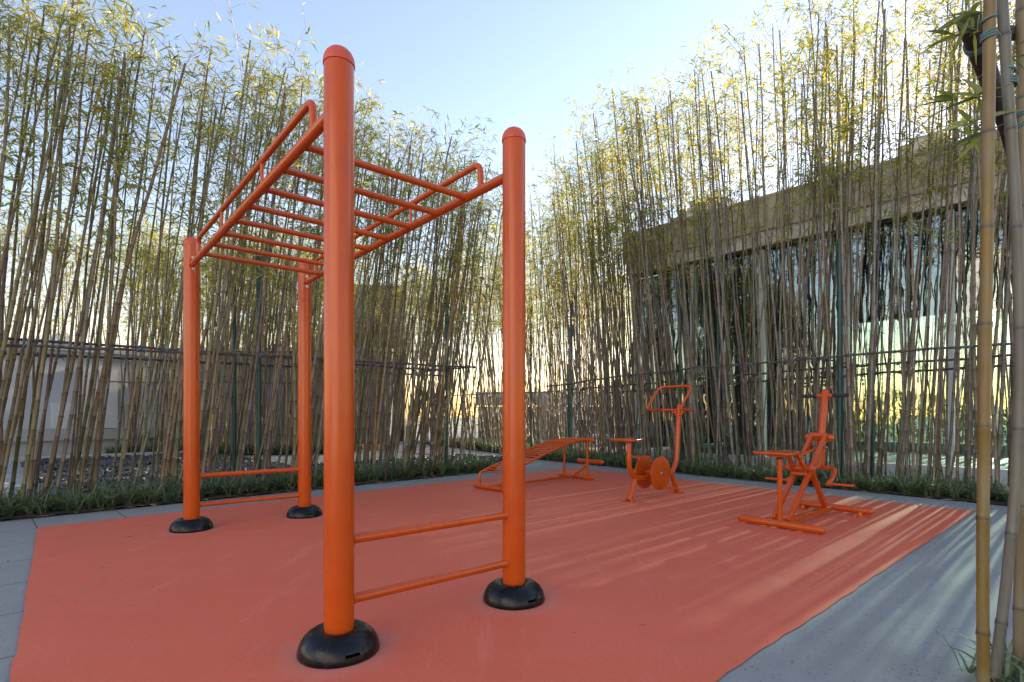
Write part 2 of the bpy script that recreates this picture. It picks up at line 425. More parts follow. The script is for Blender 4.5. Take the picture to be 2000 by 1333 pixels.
def make_culm(r, height, rad, cut=True, sides=8, bend=.10, internode=.26):
    zs = [0.0]
    while zs[-1] < height: zs.append(zs[-1] + internode * r.uniform(.82, 1.15) * (1 - .25 * zs[-1] / height))
    zs = np.array(zs); zs = zs[zs < height]
    ph, ph2 = r.uniform(0, 6.28, 2); am = r.uniform(.3, 1.0) * bend; am2 = r.uniform(0, .5) * bend
    kink = np.cumsum(r.normal(0, .0035, (len(zs), 2)), 0)
    def path(z):
        t = z / height
        x = am * np.sin(t * 2.6 + ph) - am * np.sin(ph) + am2 * np.sin(t * 7 + ph2) - am2 * np.sin(ph2) + np.interp(z, zs, kink[:, 0])
        y = am * .6 * np.cos(t * 2.2 + ph2) - am * .6 * np.cos(ph2) + np.interp(z, zs, kink[:, 1])
        return np.stack([x, y, z], -1)
    rr = lambda z: rad * (1 - .52 * (z / height) ** 1.2)
    P, R, Nd = [], [], []
    for i, z in enumerate(zs):
        rz = rr(z)
        P += [z - .010, z - .004, z + .004, z + .014]; R += [rz * 1.0, rz * 1.13, rz * 1.10, rz * .97]; Nd += [.15, 1, .7, .0]
        P += [z + .09]; R += [rz * .97]; Nd += [0]
    P.append(height); R.append(rr(height)); Nd.append(.2); P.append(height + .002); R.append(rr(height) * .1); Nd.append(1)
    P = np.array(P); o = np.argsort(P, kind='stable'); P = P[o]; R = np.array(R)[o]; Nd = np.array(Nd)[o]
    P[P < 0] = np.linspace(-.02, -.001, (P < 0).sum())
    v, q = tube_np(path(P), R, sides)
    return v, q, np.repeat(Nd, sides), path, zs

def make_foliage(r, path, zs, height, z0, dens=1.0, whips=2, blen=(.35, .85), yellow=.5):
    VS, QS, CS = [], [], []; off = 0
    def addq(v, q, c):
        nonlocal off
        VS.append(v); QS.append(q + off); CS.append(np.tile(c, (len(v), 1))); off += len(v)
    twigc = np.array([.20, .16, .09])
    LV, LC = [], []
    def leaf(p, d):
        ln = r.uniform(.07, .155); w = ln * r.uniform(.10, .15)
        side = norm(np.cross(d, r.normal(0, 1, 3)))
        mid = p + d * ln * .38; tip = p + d * ln + np.array([0, 0, -ln * r.uniform(.05, .35)])
        LV.append(np.stack([p, mid + side * w * .5, tip, mid - side * w * .5]))
        b = r.beta(1.6, 1.6) * 4.2 + (yellow - .5) * 2.2 + r.normal(0, .3)
        if r.rand() < .035: b = 6
        b = min(max(b, 0), 6); i0 = int(min(b, 5)); f = b - i0
        LC.append(LEAFCOL[i0] * (1 - f) + LEAFCOL[i0 + 1] * f)
    def spray(p, d, n):
        for _ in range(n):
            leaf(p + r.normal(0, .012, 3), norm(d * .8 + r.normal(0, .55, 3) + np.array([0, 0, -.25])))
    def branch(p0, d, ln, rad, leafy=1.0):
        n = 6; t = np.linspace(0, 1, n); droop = r.uniform(.1, .45) * ln
        pts = p0 + d * ln * t[:, None] + np.array([0, 0, -1]) * droop * (t ** 2.2)[:, None] + np.cumsum(r.normal(0, .012, (n, 3)), 0) * (t > 0)[:, None]
        v, q = tube_np(pts, rad * (1 - .75 * t), 3); addq(v, q, twigc)
        for _ in range(max(1, int(r.uniform(3, 5.5) * dens * ln / .6 + .5))):
            u = r.uniform(.25, 1) ; p = np.array([np.interp(u, t, pts[:, k]) for k in range(3)])
            sd = norm(d + r.normal(0, .75, 3) + np.array([0, 0, .05])); sl = r.uniform(.06, .24)
            e = p + sd * sl
            v, q = tube_np(np.stack([p, (p + e) / 2 + np.array([0, 0, .008]), e]), [.0011, .0009, .0006], 3); addq(v, q, twigc)
            spray(e, sd, int(r.uniform(3, 7)))
            if r.rand() < .5: spray((p + e) / 2, sd, int(r.uniform(1, 4)))
        spray(pts[-1], norm(pts[-1] - pts[-2]), int(r.uniform(2, 6) * leafy))
    for z in zs:
        if z < z0 * .55 or z > height - .02: continue
        prob = 1.0 if z > z0 else .13 * (z / z0)
        if r.rand() > prob: continue
        p = path(np.array([z]))[0]
        f = min(1, .45 + (z - z0 * .55) / (height - z0 * .55 + 1e-6))
        for _ in range(1 + (r.rand() < .55 * dens)):
            az = r.uniform(0, 6.28); el = math.radians(r.uniform(25, 62))
            d = np.array([math.cos(az) * math.cos(el), math.sin(az) * math.cos(el), math.sin(el)])
            branch(p, d, r.uniform(*blen) * (f if z > z0 else .45), .0030)
    for _ in range(whips):
        p = path(np.array([height * r.uniform(.90, .985)]))[0]; az = r.uniform(0, 6.28); el = math.radians(r.uniform(50, 82))
        branch(p, np.array([math.cos(az) * math.cos(el), math.sin(az) * math.cos(el), math.sin(el)]), r.uniform(.5, 1.25), .0028, .5)
    nb = off
    LV = np.vstack(LV); nl = len(LV) // 4
    VS.append(LV); QS.append(np.arange(nl * 4).reshape(-1, 4) + nb); CS.append(np.repeat(np.array(LC), 4, 0))
    return np.vstack(VS), np.vstack(QS), np.vstack(CS)

def variant(seed, height, rad, z0, **kw):
    r = np.random.RandomState(seed)
    v, q, nd, path, zs = make_culm(r, height, rad, bend=.10 if height < 5.5 else .065)
    fv, fq, fc = make_foliage(r, path, zs, height, z0, **kw)
    return dict(cv=v, cq=q, nd=nd, fv=fv, fq=fq, fc=fc, h=height)
VL = [variant(100 + i, 4.75 + .1 * (i % 4), .0188 + .0022 * (i % 3 - 1), 2.35 + .25 * (i % 3), dens=.52, yellow=.66) for i in range(11)]
VR = [variant(200 + i, 6.2 + .15 * (i % 5), .0185 + .0022 * (i % 3 - 1), 3.35 + .45 * (i % 3), dens=.50, yellow=.6, blen=(.35, .8)) for i in range(12)]
def meshes(vs, tagname):
    for i, w in enumerate(vs):
        c = mesh_np('stem', w['cv'], w['cq'], [M['culm']], attrs=[('tint', np.ones((len(w['cv']), 3))), ('node', w['nd'])])
        f = mesh_np('foliage', w['fv'], w['fq'], [M['leaf']], attrs=[('tint', w['fc'])], smooth=False)
        w['cm'], w['fm'] = c.data, f.data
        bpy.data.objects.remove(c); bpy.data.objects.remove(f)
meshes(VL, 'left'); meshes(VR, 'right')

HUES = {'olive': (.195, .168, .070), 'tan': (.290, .205, .105), 'greygreen': (.225, .212, .145), 'purple': (.135, .096, .090)}
HWORD = {'olive': 'olive green', 'tan': 'tan brown', 'greygreen': 'grey green', 'purple': 'purple brown'}
def bamboo(P, w, lean, lean2, spin, sc, hue, label, group):
    e = bpy.data.objects.new('bamboo', None); e.empty_display_size = .1; C.objects.link(e)
    e.location = P
    R = Matrix.Rotation(math.radians(lean), 3, 'Y') @ Matrix.Rotation(math.radians(lean2), 3, 'X') @ Matrix.Rotation(spin, 3, 'Z')
    e.rotation_euler = R.to_euler(); e.scale = (sc[0], sc[0], sc[1])
    tag(e, label, 'bamboo', group)
    c = HUES[hue]; j = rng.uniform(.75, 1.15); g_ = sum(c) / 3; k_ = .42 if 'right' in label else .12
    c = tuple((x * (1 - k_) + g_ * k_ * t_) * j * rng.uniform(.93, 1.07) for x, t_ in zip(c, (1.0, .96, 1.0)))
    for nm, me in (('stem', w['cm']), ('foliage', w['fm'])):
        o = bpy.data.objects.new(nm, me); C.objects.link(o); o.parent = e; o.color = (*c, 1)
    return e
def hpick(): return rng.choices(list(HUES), (.36, .28, .26, .10))[0]
def px_of(P): return CX + P[0] / P[1] * F
LSEG = [(-400, 120, 'at the far left before the grey wall'), (120, 235, 'before the pale wall cabinets'), (235, 362, 'just left of the rear left monkey bar post'),
        (362, 600, 'seen between the two rear monkey bar posts'), (600, 720, 'seen behind the tallest front post'), (720, 2000, 'seen between the two front posts')]
RSEG = [(0, 1180, 'behind the slatted sit-up bench'), (1180, 1345, 'behind the pedal bike machine'), (1345, 1500, 'between the bike and the riding machine'),
        (1500, 1650, 'behind the orange riding machine'), (1650, 1800, 'right of the riding machine before the glass'), (1800, 3000, 'beside the thick yellow cane at right')]
def seg_of(x, segs):
    for a, b, t in segs:
        if a <= x < b: return t
    return segs[-1][2]
nL = 0; i = 0
lpos = []
while len(lpos) < 118:
    s = rng.uniform(-1.35, 5.75); n = rng.choice((.86, .98, 1.12, 1.26, 1.45, 1.62)) + rng.uniform(-.06, .06)
    if s > 5.2 and n > 1.5: continue
    if any((s - a) ** 2 + (n - b) ** 2 < .06 ** 2 for a, b in lpos): continue
    lpos.append((s, n))
for s, n in lpos:
    P = Lp(s, n, .015); h = hpick()
    x = px_of(P)
    bamboo(P, rng.choice(VL), 7.2 + rng.gauss(0, 2.2), rng.gauss(-1, 2), rng.uniform(0, 6.28), (rng.uniform(.72, 1.2), rng.uniform(.90, 1.05)), h,
           '%s left row cane %s' % (HWORD[h], seg_of(x, LSEG)), 'bamboo canes of the left row')
rpos = []
while len(rpos) < 172:
    s = rng.uniform(-1.55, 6.6); n = rng.choice((.95, 1.08, 1.22, 1.4, 1.6, 1.85)) + rng.uniform(-.07, .07)
    if any((s - a) ** 2 + (n - b) ** 2 < .055 ** 2 for a, b in rpos): continue
    x = px_of(Rp(s, n))
    if x > 2100: continue
    rpos.append((s, n))
for s, n in rpos:
    P = Rp(s, n, .015); h = hpick(); x = px_of(P)
    lean = np.interp(x, [1060, 1200, 1330, 1450, 1600, 1750, 1950], [-3, -4.5, -6.0, -3.5, 0, 2.5, 2.0]) + rng.gauss(0, 2.3)
    hs = np.interp(x, [1060, 1250, 1600, 2000], [.86, .95, .98, .93])
    bamboo(P, rng.choice(VR), lean, rng.gauss(0, 1.6), rng.uniform(0, 6.28), (rng.uniform(.72, 1.2), hs * rng.uniform(.88, 1.06)), h,
           '%s right row cane %s' % (HWORD[h], seg_of(x, RSEG)), 'bamboo canes of the right row')

# all the bamboo farther off, as one mass
def thicket():
    r = np.random.RandomState(77); CV, CQ, CT, CN, FV, FQ, FC = [], [], [], [], [], [], []; co = fo = 0
    spots = []
    def line(p, q, n, w, V_, lean, sc, thin=1.0, rs=1.0):
        for _ in range(n):
            t = r.rand(); d = np.array([q[0] - p[0], q[1] - p[1]]); l = np.hypot(*d); nn = np.array([-d[1], d[0]]) / l
            xy = np.array(p) + d * t + nn * r.uniform(-w, w)
            spots.append((xy, V_[r.randint(len(V_))], r.normal(lean, 4.0), r.normal(0, 2.5), sc * r.uniform(.88, 1.08), thin, rs * r.uniform(.8, 1.15)))
    line((.9, 12.0), (-2.7, 17.8), 62, .45, VR, -4, .80)
    line((1.6, 12.0), (-1.6, 18.6), 42, .5, VR, -5, .86)
    line((1.3, 11.6), (3.3, 16.0), 34, .9, VR, -1, .80)
    line((-9.3, 12.7), (-4.6, 13.5), 105, .35, VL, 3, 1.02)
    line((-8.2, 13.8), (-4.6, 14.3), 50, .35, VL, 2, 1.05)
    line((.75, 11.9), (-3.0, 18.2), 62, .35, VR, -3, .8, .6, .75)
    a, b = Lp(3.6, 1.5), Lp(5.6, 1.45); line((a.x, a.y), (b.x, b.y), 26, .3, VL, 7, 1.0, .3, .75)
    line((-2.6, 18.2), (-4.6, 22.5), 46, .6, VR, -3, .85, .8, .85)
    line((-1.0, 19.4), (4.2, 18.6), 80, .5, VR, -2, .86, .8)
    line((1.2, 11.5), (3.0, 14.0), 30, .5, VR, -3, .84, .6, .8)
    a, b = Lp(-1.3, 1.66), Lp(5.3, 1.62); line((a.x, a.y), (b.x, b.y), 58, .2, VL, 8, 1.0, .2, .8)
    a, b = Rp(-1.4, 1.9), Rp(6.4, 1.95); line((a.x, a.y), (b.x, b.y), 84, .25, VR, 0, .93, .2, .66)
    line((-4.9, 13.0), (-3.3, 15.4), 40, .45, VL, 4, 1.0, .5)
    line((-20.5, 15.5), (-13.0, 21.0), 60, 1.2, VL, 0, 1.5)
    line((-13.0, 19.0), (-7.0, 24.0), 46, 1.5, VL, 0, 1.25)
    line((-1.5, 23.0), (9.0, 24.0), 90, 1.0, VR, 0, .95)
    a, b = Fp(5.5, 6.3), Fp(-8, 6.3)
    line((a.x, a.y), (b.x, b.y), 120, .55, VR, 0, .95, .3)
    a, b = Fp(5.5, 8.6), Fp(-9, 8.6)
    line((a.x, a.y), (b.x, b.y), 85, .9, VL, 0, .9, .4)
    for xy, w, l1, l2, sc, thin, rs in spots:
        R = np.array(Matrix.Rotation(math.radians(l1), 3, 'Y') @ Matrix.Rotation(math.radians(l2), 3, 'X') @ Matrix.Rotation(r.uniform(0, 6.28), 3, 'Z'))
        P = np.array([xy[0], xy[1], 0])
        CV.append((w['cv'] * np.array([rs, rs, 1]) * sc) @ R.T + P); CQ.append(w['cq'] + co); co += len(w['cv']); CN.append(w['nd'])
        h = list(HUES.values())[r.choice(4, p=(.34, .32, .26, .08))]; CT.append(np.tile(np.array(h) * r.uniform(.85, 1.3), (len(w['cv']), 1)))
        fq = w['fq']
        if thin < 1: fq = fq[r.rand(len(fq)) < thin]
        FV.append((w['fv'] * sc) @ R.T + P); FQ.append(fq + fo); fo += len(w['fv']); FC.append(w['fc'] * r.uniform(.85, 1.35))
    nc = co; v = np.vstack(CV + FV); q = np.vstack(CQ + [x + nc for x in FQ])
    mi = np.concatenate([np.zeros(sum(len(x) for x in CQ), int), np.ones(sum(len(x) for x in FQ), int)])
    t = np.vstack(CT + FC); nd = np.concatenate(CN + [np.zeros(fo)])
    o = mesh_np('bamboo_thicket', v, q, [M['culm'], M['leaf']], attrs=[('tint', t), ('node', nd)], mat_idx=mi, smooth=False)
    tag(o, 'farther bamboo thickets behind the two rows and the glass pavilion', kind='stuff')
thicket()

# leafy hedges low on the horizon
def hedge(name, p, q, h, depth, n, label, seed):
    r = np.random.RandomState(seed); p = np.array(p); q = np.array(q); d = q - p; l = np.hypot(*d); nn = np.array([-d[1], d[0]]) / l
    t = r.rand(n); x = p + d * t[:, None] + nn * r.uniform(-depth, depth, (n, 1))
    top = h * (.80 + .22 * np.sin(t * l * 1.3 + 1) * np.sin(t * l * .47) + .1 * r.rand(n))
    c = np.column_stack([x, top * r.rand(n) ** .8])
    s_ = r.uniform(.05, .12, n); a = r.normal(0, 1, (n, 3)); a /= np.linalg.norm(a, axis=1)[:, None]; b = np.cross(a, r.normal(0, 1, (n, 3))); b /= np.linalg.norm(b, axis=1)[:, None]
    v = np.stack([c - a * s_[:, None], c + b * s_[:, None] * .45, c + a * s_[:, None], c - b * s_[:, None] * .45], 1).reshape(-1, 3)
    col = LEAFCOL[r.randint(0, 4, n)] * r.uniform(.6, 1.2, (n, 1))
    tag(mesh_np(name, v, np.arange(4 * n).reshape(-1, 4), [M['leaf']], attrs=[('tint', np.repeat(col, 4, 0))], smooth=False), label, kind='stuff')
hedge('far_shrubbery', Fp(9, 10.2)[:2], Fp(-14, 10.2)[:2], 1.75, .6, 12000, 'leafy green shrubbery beyond the glass pavilion', 1)
hedge('far_shrubbery', (-30, 34), (26, 30), 2.6, 1.5, 9000, 'far green shrubbery closing the horizon', 2)

# ------------------------------------------------------------------ three thick canes close by at the right
def near_cane(name, pts, rad, hue, label, seed):
    r = np.random.RandomState(seed)
    pts = [np.array(p, float) for p in pts]; zs = np.array([p[2] for p in pts]); XY = np.array([p[:2] for p in pts])
    top = zs[-1]
    nodes = [-.1]
    while nodes[-1] < top: nodes.append(nodes[-1] + r.uniform(.30, .40))
    P, R, Nd = [], [], []
    for z in nodes:
        P += [z - .012, z - .005, z - .001, z + .005, z + .012, z + .03, z + .16]; R += [1.0, 1.13, 1.05, 1.09, .985, .97, .97]; Nd += [.0, .25, 1.0, .6, .15, 0, 0]
    P = np.array(P); R = np.array(R) * rad; Nd = np.array(Nd); k = (P > 0) & (P < top); P, R, Nd = P[k], R[k], Nd[k]
    px = np.stack([np.interp(P, zs, XY[:, 0]), np.interp(P, zs, XY[:, 1]), P], -1)
    dg_ = min(len(zs) - 1, 5)
    px[:, 0] = np.polyval(np.polyfit(zs, XY[:, 0], dg_), P); px[:, 1] = np.polyval(np.polyfit(zs, XY[:, 1], min(dg_, 3)), P)
    v, q = tube_np(px, R, 20)
    e = empty(name, (XY[0][0], XY[0][1], 0), label, 'bamboo', 'thick bamboo canes close by')
    o = mesh_np('stem', v, q, [M['culm']], e, attrs=[('tint', np.ones((len(v), 3))), ('node', np.repeat(Nd, 20))]); o.color = (*hue, 1)
    return e
def at(px, py, z): return ((px - CX) / F * z, z, H + (HY - py) / F * z)
Zc = 1.75
c1 = near_cane('bamboo', [at(1922, 1381, Zc), at(1921, 900, Zc), at(1930, 300, Zc), at(1934, -120, Zc), at(1935, -700, Zc)], .0172, (.20, .130, .030), 'thick yellow cane in front of the others at right', 1)
Zd = 1.83
c2 = near_cane('bamboo', [at(1938, 1356, Zd), at(1960, 1180, Zd), at(1984, 960, Zd), at(1990, 650, Zd), at(1978, 260, Zd), at(1962, 90, Zd), at(1953, -40, Zd), at(1945, -300, Zd), at(1935, -700, Zd)], .0162, (.15, .145, .12), 'thick grey bowed cane tied beside the yellow cane', 2)
Ze = 1.93
c3 = near_cane('bamboo', [at(1990, 1328, Ze), at(1996, 900, Ze), at(1999, 500, Ze), at(1997, 100, Ze), at(1996, -500, Ze)], .0185, (.19, .145, .075), 'thick tan cane cut by the right picture edge', 3)
# leaf sprays of the grey cane
r_ = np.random.RandomState(5)
def near_foliage(parent, starts):
    VS, QS, CS = [], [], []; off = 0
    for (p, d, ln, nl) in starts:
        p = np.array(p); d = norm(np.array(d)); t = np.linspace(0, 1, 6)
        pts = p + d * ln * t[:, None] + np.array([0, 0, -.15]) * ln * (t ** 2)[:, None]
        v, q = tube_np(pts, .0022 * (1 - .6 * t), 4); VS.append(v); QS.append(q + off); CS.append(np.tile([.15, .13, .07], (len(v), 1))); off += len(v)
        for i in range(nl):
            u = r_.uniform(.35, 1); b = p + d * ln * u + np.array([0, 0, -.15]) * ln * u * u
            dd = norm(d * .5 + r_.normal(0, .6, 3) + np.array([0, 0, -.15])); l = r_.uniform(.08, .15); w = l * .13
            sd = norm(np.cross(dd, r_.normal(0, 1, 3))); up = np.cross(sd, dd) * w * .12
            ps = [(0, 0), (.3, 1), (.6, .75), (1, 0.03)]
            v = []
            for a, ww in ps:
                c = b + dd * l * a + np.array([0, 0, -1]) * l * .18 * a * a
                v += [c - sd * w * .5 * ww + up, c, c + sd * w * .5 * ww + up]
            q = []
            for k2 in range(3): q += [(3 * k2, 3 * k2 + 1, 3 * k2 + 4, 3 * k2 + 3), (3 * k2 + 1, 3 * k2 + 2, 3 * k2 + 5, 3 * k2 + 4)]
            VS.append(np.array(v)); QS.append(np.array(q) + off); off += 12
            CS.append(np.tile(LEAFCOL[r_.randint(0, 3)] * r_.uniform(.8, 1.3), (12, 1)))
    mesh_np('foliage', np.vstack(VS), np.vstack(QS), [M['leaf']], parent, attrs=[('tint', np.vstack(CS))])
near_foliage(c2, [(at(1965, 190, Zd), (-.9, .3, .25), .16, 13), (at(1965, 215, Zd), (-1, .5, -.1), .14, 9), (at(1955, 60, Zd), (-.8, .4, .3), .16, 13),
                  (at(1955, 30, Zd), (-.9, -.1, .1), .14, 10), (at(1960, 100, Zd), (.6, .5, .3), .12, 10), (at(1968, 240, Zd), (-1, .2, -.3), .10, 6)])

# ------------------------------------------------------------------ tied rails
def twine_variant(seed, rr):
    r = random.Random(seed); b = MB()
    for k in range(3):
        a0 = r.uniform(0, 6.28); x0 = (k - 1) * .006
        b.tube([(x0 + .002 * math.sin(a * .7), math.cos(a + a0) * rr * 1.12, math.sin(a + a0) * rr * 1.12) for a in [i * .6 for i in range(11)]], .0032, 5)
    b.tube([(-.016, -rr * 1.3, -.02), (0, -rr * 1.75, 0), (.016, -rr * 1.3, .02)], .0042, 5)
    for k in range(r.choice((1, 2, 2, 3))):
        d = V((r.uniform(-1, 1), r.uniform(-.9, -.1), r.uniform(-1, 1))).normalized(); l = r.uniform(.04, .13)
        pts = [V((0, -rr, 0)) + d * l * t + V((0, 0, -1)) * l * .5 * t * t + V((r.uniform(-.01, .01), 0, r.uniform(-.01, .01))) for t in (0, .3, .6, 1)]
        b.tube(fillet(pts, .02, 2), [.0036, .0034] + [.003] * 20 if False else .0032, 4)
    o = b.build('twine_tie', M['twine']); me = o.data; bpy.data.objects.remove(o); return me
TW = [twine_variant(i, .0165) for i in range(7)]
def rail(p, q, rad, label, group='tied bamboo rails', ties=True, gap=(.16, .34), dn=(0, 0)):
    p, q = V(p), V(q); d = q - p; ln = d.length; u = d.normalized()
    e = empty('bamboo_rail', p, label, 'rail', group)
    b = MB(); r = random.Random(hash(label) % 1000 if False else len(label) * 7)
    n = max(6, int(ln / .28)); pts = []; rs = []
    for i in range(n + 1):
        t = i / n; j = V((r.uniform(-.004, .004), r.uniform(-.004, .004), r.uniform(-.008, .008) - .012 * math.sin(t * 9)))
        c = p + d * t + j
        pts += [c - u * .006, c, c + u * .006]; rs += [rad * .98, rad * 1.18, rad * .98]
    b.tube(pts, rs, 8); b.build('pole', M['rail'], e)
    if ties:
        x = r.uniform(.05, .2); ang = math.atan2(u.y, u.x); k = 0
        while x < ln and k < 46:
            o = bpy.data.objects.new('twine_tie', r.choice(TW)); C.objects.link(o)
            o.parent = e; o.location = d * (x / ln) + V((0, 0, -.012 * math.sin(x / ln * 9)))
            s = rad / .0145 * r.uniform(.9, 1.25)
            o.rotation_euler = (r.uniform(-.3, .3), r.uniform(-.15, .15), ang); o.scale = (s, s, s)
            x += r.uniform(*gap); k += 1
    return e
rail(Lp(-1.6, .80, 1.57), Lp(5.55, .82, 1.755), .0145, 'front upper rail tied along the left bamboo row')
rail(Lp(-1.6, 1.18, 1.70), Lp(5.3, 1.2, 1.70), .0145, 'middle rail tied inside the left bamboo row')
rail(Lp(-1.6, 1.68, 1.585), Lp(5.6, 1.68, 1.66), .0145, 'rear lower rail tied along the left bamboo row')
rail(Lp(5.45, .80, 1.75), Lp(4.9, 1.72, 1.66), .011, 'short cross rail closing the end of the left row', gap=(.3, .5))
rail((-9.3, 12.45, 1.72), (-4.4, 13.1, 1.72), .014, 'far rail tied along the thicket behind the slate chips', gap=(.25, .5))
rail(Rp(-1.7, .86, 1.56), Rp(1.9, .86, 1.72), .0145, 'front upper rail of the right row, bench and bike side')
rail(Rp(1.85, .84, 1.715), Rp(7.2, .86, 1.70), .0145, 'front upper rail of the right row, riding machine side')
rail(Rp(-1.6, 1.32, 1.50), Rp(7.2, 1.32, 1.66), .0145, 'middle rail tied inside the right bamboo row')
rail(Rp(-1.0, 1.75, 1.42), Rp(7.4, 1.75, 1.58), .0145, 'rear lower rail of the right bamboo row')
rail((1.6, 11.5, 1.50), (-2.9, 17.2, 1.52), .013, 'rail tied along the back bamboo bed', gap=(.25, .5))
rail(Rp(3.55, .80, 1.74), Rp(3.9, 1.75, 1.66), .011, 'short slanting cross rail by the tallest green post', gap=(.4, .6))
# heavy dark support pole by the near canes
e = log_e = empty('support_log', at(1968, 250, 2.6), 'dark heavy pole end tied behind the thick yellow cane', 'pole')
one('pole', M['log'], lambda b: b.tube([at(1893, 42, 1.9), at(1930, 145, 2.2), at(1968, 250, 2.6), at(2010, 420, 3.4)], [.034, .033, .032, .03], 18), e)
rail(at(1955, 62, 1.95), at(2120, 28, 2.0), .021, 'short brown rail tied high behind the thick grey cane', ties=False)
def wrap(parent, P, rad, n, tilt=.25):
    b = MB()
    for k in range(n):
        z = k * .0085
        b.tube([V(P) + V((math.cos(a) * rad, math.sin(a) * rad, z + tilt * rad * math.cos(a))) for a in [i * .35 for i in range(19)]], .0042, 6)
    b.build('twine_tie', M['twine'], parent)
def lash(parent, p, q, rad, n):
    b = MB(); p, q = V(p), V(q); d = (q - p).normalized(); u = d.cross(ZU).normalized(); w_ = d.cross(u)
    for k in range(n): b.tube([p + d * (.010 * k + .004 * a) + (u * math.cos(a * 1.0) + w_ * math.sin(a * 1.0)) * rad for a in [i * .35 for i in range(19)]], .0045, 6)
    b.build('twine_tie', M['twine'], parent)
lash(log_e, at(1905, 80, 2.0), at(1930, 145, 2.2), .035, 4)
wrap(c1, at(1931, 75, Zc), .0185, 3); wrap(c1, at(1931, 38, Zc), .0185, 1)
wrap(c2, at(1973, 165, Zd), .0178, 3, -.3); wrap(c2, at(1970, 138, Zd), .0178, 1, -.3)
wrap(c3, at(1997, 225, Ze), .0195, 2); wrap(c3, at(1997, 246, Ze), .0195, 2)

# ------------------------------------------------------------------ dark green support posts
def post_on(frame, n, px, top_y, rad, label):
    k = (px - CX) / F
    lo, hi = -6.0, 12.0
    f = lambda s: (lambda P: P.x / P.y - k)(frame(s, n))
    for _ in range(60):
        m = (lo + hi) / 2
        if f(lo) * f(m) <= 0: hi = m
        else: lo = m
    P = frame(lo, n); zt = H + (HY - top_y) / F * P.y
    e = empty('green_post', P, label, 'post', 'dark green support posts')
    one('pole', M['green'], lambda b: b.tube([P + V((0, 0, -.02)), P + V((.004, 0, 1.2)), P + V((0, 0, zt))], rad, 14), e)
    one('cap', M['green'], lambda b: b.lathe([(0.001, .012), (rad * .8, .009), (rad * 1.12, 0), (rad * 1.12, -.02), (rad * 1.0, -.02)], P + V((0, 0, zt + .001)), 14), e)
post_on(Lp, 1.15, 505, 500, .031, 'thick dark green post between the rear monkey bar posts')
post_on(Lp, 1.5, 457, 540, .025, 'thin dark green post left of the thicker green post')
post_on(Lp, 1.0, 873, 578, .030, 'dark green post near the right end of the left row')
post_on(Lp, 1.5, 806, 620, .022, 'slim dark green post just left of the row end post')
post_on(Rp, 1.1, 1640, 470, .031, 'tall dark green post right beside the riding machine handle')
post_on(Rp, 1.5, 1402, 600, .022, 'dark green post right of the bike handlebar')
post_on(Rp, 1.2, 1328, 545, .029, 'dark green post directly behind the bike column')
post_on(Rp, 1.3, 1705, 690, .017, 'thin dark post right of the tallest green post')
post_on(Rp, 1.05, 1116, 588, .034, 'dark green post rising directly behind the bench')
post_on(Rp, 1.2, 1110, 712, .026, 'shorter dark green post touching the one behind the bench')
post_on(Rp, 1.7, 1037, 605, .030, 'dark green post just right of the second front post')

# ------------------------------------------------------------------ border grass
def grass_mesh(name, inside, count, label, seed, size=1.0, blades=(22, 34)):
    r = np.random.RandomState(seed); VS, QS, CS = [], [], []; off = 0
    cols = np.array([(.06, .10, .06), (.105, .16, .09), (.16, .215, .125), (.25, .29, .17), (.36, .33, .19)])
    for P in inside(r, count):
        n = r.randint(*blades); sz = size * r.uniform(.65, 1.25)
        for _ in range(n):
            az = r.uniform(0, 6.28); out = r.uniform(.3, 1.0); l = sz * r.uniform(.16, .34); up = r.uniform(.5, 1.15)
            d = np.array([math.cos(az), math.sin(az), 0]); sd = np.array([-d[1], d[0], 0]); sd = sd + np.array([0, 0, r.uniform(-.4, .4)])
            w = r.uniform(.0045, .0080) * size; b = np.array([P[0], P[1], .015]) + d * r.uniform(0, .03)
            ts = np.array([0, .35, .7, 1.0]); ww = np.array([.8, 1, .75, .05]) * w
            pts = b + d * (out * l * ts ** 1.3)[:, None] + np.array([0, 0, 1]) * (l * up * (ts - .62 * out * ts ** 2.2))[:, None]
            v = np.stack([pts - sd * ww[:, None], pts + sd * ww[:, None]], 1).reshape(-1, 3)
            q = np.array([(0, 1, 3, 2), (2, 3, 5, 4), (4, 5, 7, 6)])
            VS.append(v); QS.append(q + off); off += 8
            u = r.beta(1.4, 1.8) * 3.2; i0 = int(min(u, 3)); f = u - i0
            if r.rand() < .05: i0, f = 3, .9
            CS.append(np.tile(cols[i0] * (1 - f) + cols[i0 + 1] * f, (8, 1)))
    o = mesh_np(name, np.vstack(VS), np.vstack(QS), [M['grass']], attrs=[('tint', np.vstack(CS))], smooth=False)
    return tag(o, label, kind='stuff')
def in_L(r, c): return [Lp(r.uniform(-1.6, 5.95), .74 + abs(r.normal(0, .30)) if r.rand() < .8 else r.uniform(.74, 1.75)) for _ in range(c)]
def in_R(r, c): return [Rp(r.uniform(-2.0, 7.6), .76 + abs(r.normal(0, .32)) if r.rand() < .75 else r.uniform(.76, 1.9)) for _ in range(c)]
def in_K(r, c):
    o = []
    for _ in range(c):
        t = r.rand(); n = abs(r.normal(0, .55)); o.append(V((.95 - 3.6 * t + .87 * n, 11.45 + 6.3 * t + .5 * n, 0)))
    return o
def in_S(r, c): return [(lambda x: V((x, 12.45 + (x + 9.6) * .13 + abs(r.normal(0, .5)), 0)))(r.uniform(-9.5, -4.3)) for _ in range(c)]
def in_N(r, c): return [V((1.62 + abs(r.normal(0, .14)), r.uniform(1.45, 2.0), 0)) for _ in range(c)]
grass_mesh('border_grass', in_L, 560, 'dark green strappy grass along the left bamboo row', 1)
grass_mesh('border_grass', in_R, 620, 'dark green strappy grass along the right bamboo row', 2)
grass_mesh('border_grass', in_K, 300, 'strappy grass at the foot of the back bamboo bed', 3, 1.15)
